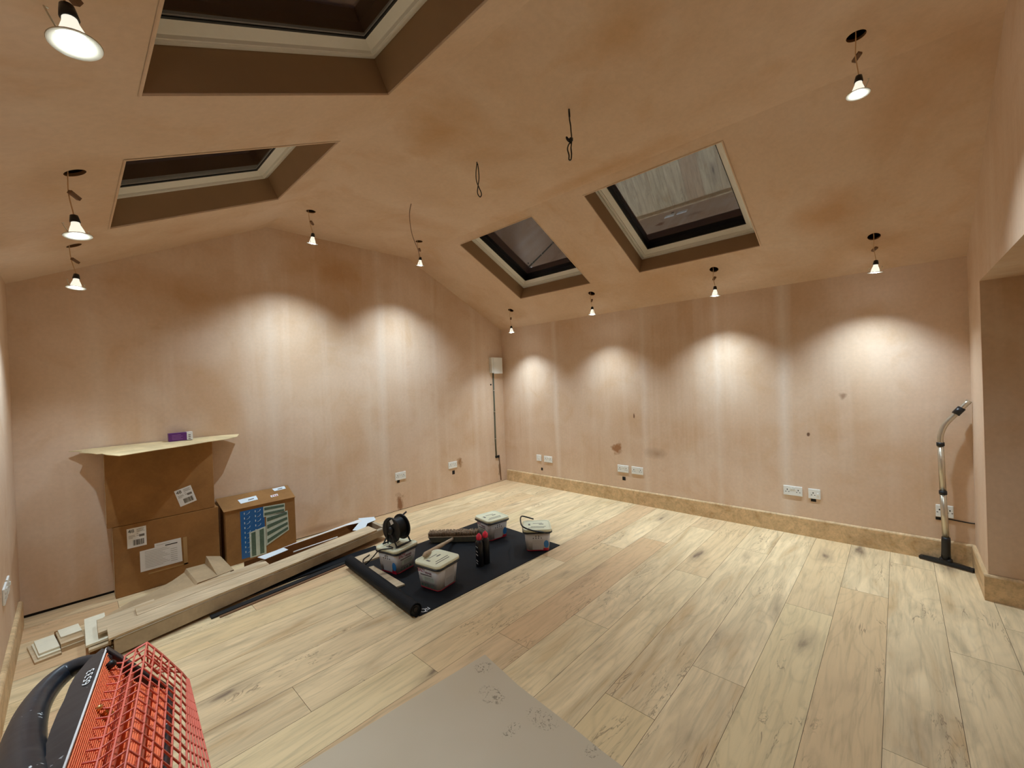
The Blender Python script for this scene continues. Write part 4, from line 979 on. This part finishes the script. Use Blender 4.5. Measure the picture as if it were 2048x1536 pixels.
# ------------------------------------------------------------------ infra-red heater in the near left corner
SC = 1.19
a_ = ray(372, 850); Lp = CAM + ray(213, 1298)*SC
w_ = a_.cross(V((0, 0, 1))).normalized(); n_v = w_.cross(a_)
Rp = at(337, 1373, Lp, a_)                                   # right rim of the tray at its far end
uu = (Rp-Lp); TWd = uu.length; uu.normalize(); vv = a_.cross(uu).normalized()
if vv.dot(CAM-Lp) < 0: vv = -vv
LEN = .50
tH = thing('site_heater', 'orange infrared site heater with black handle and red wire guard', 'heater', (-4.12, -3.75, 0))
HP = lambda s, u, v: Lp - a_*s + uu*u + vv*v
def X(x, y): return at(x, y, Lp, a_)                          # cross-section through the far end
def SL_(p, s): return p - a_*s
b = MB(); nr = 40; loops = [[], []]
for s_i, s in enumerate((.012, LEN-.01)):
    for i in range(nr*2+1):
        f = i/(nr*2); sag = -.014*sin(pi*f); loops[s_i].append(HP(s, .003+(TWd-.003)*f, sag + (.0013 if i % 2 else -.0013)))
L_ = [[b.bm.verts.new(p) for p in lp] for lp in loops]
for i in range(nr*2): b.bm.faces.new([L_[0][i], L_[0][i+1], L_[1][i+1], L_[1][i]])
b.build('ribbed_reflector', 'reflector', tH)
b = MB(); b.hexa([HP(-.004, -.002, -.045), HP(-.004, TWd+.012, -.045), HP(.012, TWd+.012, -.045), HP(.012, -.002, -.045), HP(-.004, -.002, .004), HP(-.004, TWd+.012, .002), HP(.012, TWd+.012, .002), HP(.012, -.002, .004)])
b.hexa([HP(0, -.002, -.05), HP(0, TWd+.006, -.05), HP(LEN, TWd+.006, -.05), HP(LEN, -.002, -.05), HP(0, -.002, -.038), HP(0, TWd+.006, -.038), HP(LEN, TWd+.006, -.038), HP(LEN, -.002, -.038)])
b.hexa([HP(0, TWd, -.05), HP(0, TWd+.014, -.05), HP(LEN, TWd+.014, -.05), HP(LEN, TWd, -.05), HP(0, TWd, .003), HP(0, TWd+.014, .003), HP(LEN, TWd+.014, .003), HP(LEN, TWd, .003)])
b.build('housing', 'heater_black', tH, bevel=.002)
for uq in (.45, .75):
    b = MB(); b.tube([HP(.02, TWd*uq, -.006), HP(LEN-.02, TWd*uq, -.006)], .005, 10); b.build('quartz_tube', 'quartz', tH)
# left cheek plate with hand slot, and the loop handle, in one sloping plane
mdir = (-w_*.90 - n_v*.30).normalized(); cn = mdir.cross(a_).normalized()
if cn.dot(CAM-Lp) < 0: cn = -cn
cp = lambda x, y, d=0: at(x, y, Lp, cn) + cn*d
cheek = [cp(x, y) for x, y in ((213, 1298), (204, 1297), (178, 1318), (150, 1352), (139, 1372), (128, 1400), (114, 1428), (101, 1460), (92, 1488), (92, 1510), (80, 1540), (70, 1600), (60, 1660))]
cheek += [Lp - a_*LEN + (cheek[-1]-Lp + a_*LEN)*.5, Lp - a_*LEN]
b = MB(); b.prism(cheek, -cn*.012); bmesh.ops.triangulate(b.bm, faces=[f for f in b.bm.faces if len(f.verts) > 4])
b.build('cheek_plate', 'heater_black', tH)
b = MB(); b.tube([HP(.0, -.001, .001), HP(LEN, -.001, .001)], .0016, 6); b.build('pale_edge_trim', 'paper', tH)
hc = [(208, 1309, 10), (188, 1310, 13), (160, 1317, 16), (130, 1331, 19), (102, 1353, 22), (77, 1381, 25), (57, 1413, 29), (44, 1448, 34), (36, 1486, 39), (34, 1526, 46), (36, 1570, 52), (40, 1620, 58)]
pts = [cp(x, y, -.012) for x, y, r in hc]; rad = [r/FPX*(p-CAM).dot(_f)*.88 for p, (x, y, r) in zip(pts, hc)]
pp = catmull(pts, 6); rr_ = []
for i in range(len(pts)-1):
    for k in range(6): rr_.append(rad[i] + (rad[i+1]-rad[i])*k/6)
rr_.append(rad[-1])
b = MB(); b.tube(pp, rr_, 20); b.build('loop_handle', 'heater_black', tH, smooth=True)
text('6533', .0150, 'paper', tH, cp(179, 1367, .0006), (cp(193, 1329)-cp(179, 1367)), (cp(180, 1346)-cp(200, 1350)), 'handwritten_number', sx=1.9)
for (x, y) in ((197, 1417), (213, 1424), (219, 1429)):
    P = at(x, y, Lp - vv*.003, vv); b = MB(); b.lathe([(.0040, -.006), (.0040, .002), (.002, .005)], P, 10, vv); b.build('brass_screw', 'brass', tH)
P = at(222, 1329, Lp + vv*.002, vv); b = MB(); b.lathe([(.006, -.006), (.007, .004), (.003, .007)], P, 8, vv); b.build('fixing_nut', 'gasket', tH)
# wire guard: bent mesh rising from the left of the tray, across the front, down the right side
front = [X(x, y) for x, y in ((250, 1313), (272, 1299), (294, 1286), (309, 1298), (324, 1310), (338, 1323), (351, 1335), (363, 1346), (373, 1358))]
def side_pt(j, s): return SL_(front[-1], s) + (w_*.62 - n_v*.78)*(.006 + s*.16)*j/6
gw = .0015
b = MB()
for p in front: b.tube([SL_(p, -.004), SL_(p, LEN-.01)], gw, 6)
for j in range(1, 7): b.tube([side_pt(j, -.004), side_pt(j, LEN-.01)], gw, 6)
b.build('guard_long_wires', 'red_cover', tH, smooth=True)
b = MB(); s = 0.0; foot = lambda s: HP(s, .022, -.004)
while s < LEN-.02:
    b.tube([foot(s)] + [SL_(p, s) for p in front] + [side_pt(j, s) for j in range(1, 7)], gw, 6)
    s += .026
b.build('guard_cross_wires', 'red_cover', tH, smooth=True)
b = MB(); ins = [p.lerp(Rp.lerp(Lp, .35), .42) for p in front]; ins2 = [p.lerp(Rp.lerp(Lp, .35), .75) for p in front]
b.tube([q + a_*.010 for q in ins], gw, 6); b.tube([q + a_*.004 for q in ins2], gw, 6); b.tube([p + a_*.003 for p in front], .0018, 6)
for k, p in enumerate(front[1:-1]):
    b.tube([p + a_*.002, ins[k+1] + a_*.010, ins2[k+1] + a_*.004], gw, 6)
b.build('guard_end_wires', 'red_cover', tH, smooth=True)
# stand below (out of the photo): keeps the heater on the floor
jn = HP(LEN*.72, TWd*.4, -.052); base = V((jn.x, jn.y, .02))
b = MB(); b.tube([jn, V((jn.x, jn.y, .22)), V((jn.x, jn.y, .12))], .014, 12); b.build('stand_pole', 'black_plastic', tH)
for ang in (0.4, 2.6, 4.6):
    b = MB(); e_ = V((jn.x + .20*cos(ang), jn.y + .20*sin(ang), .012)); b.tube([V((jn.x, jn.y, .20)), e_], .010, 8); b.build('stand_leg', 'black_plastic', tH)
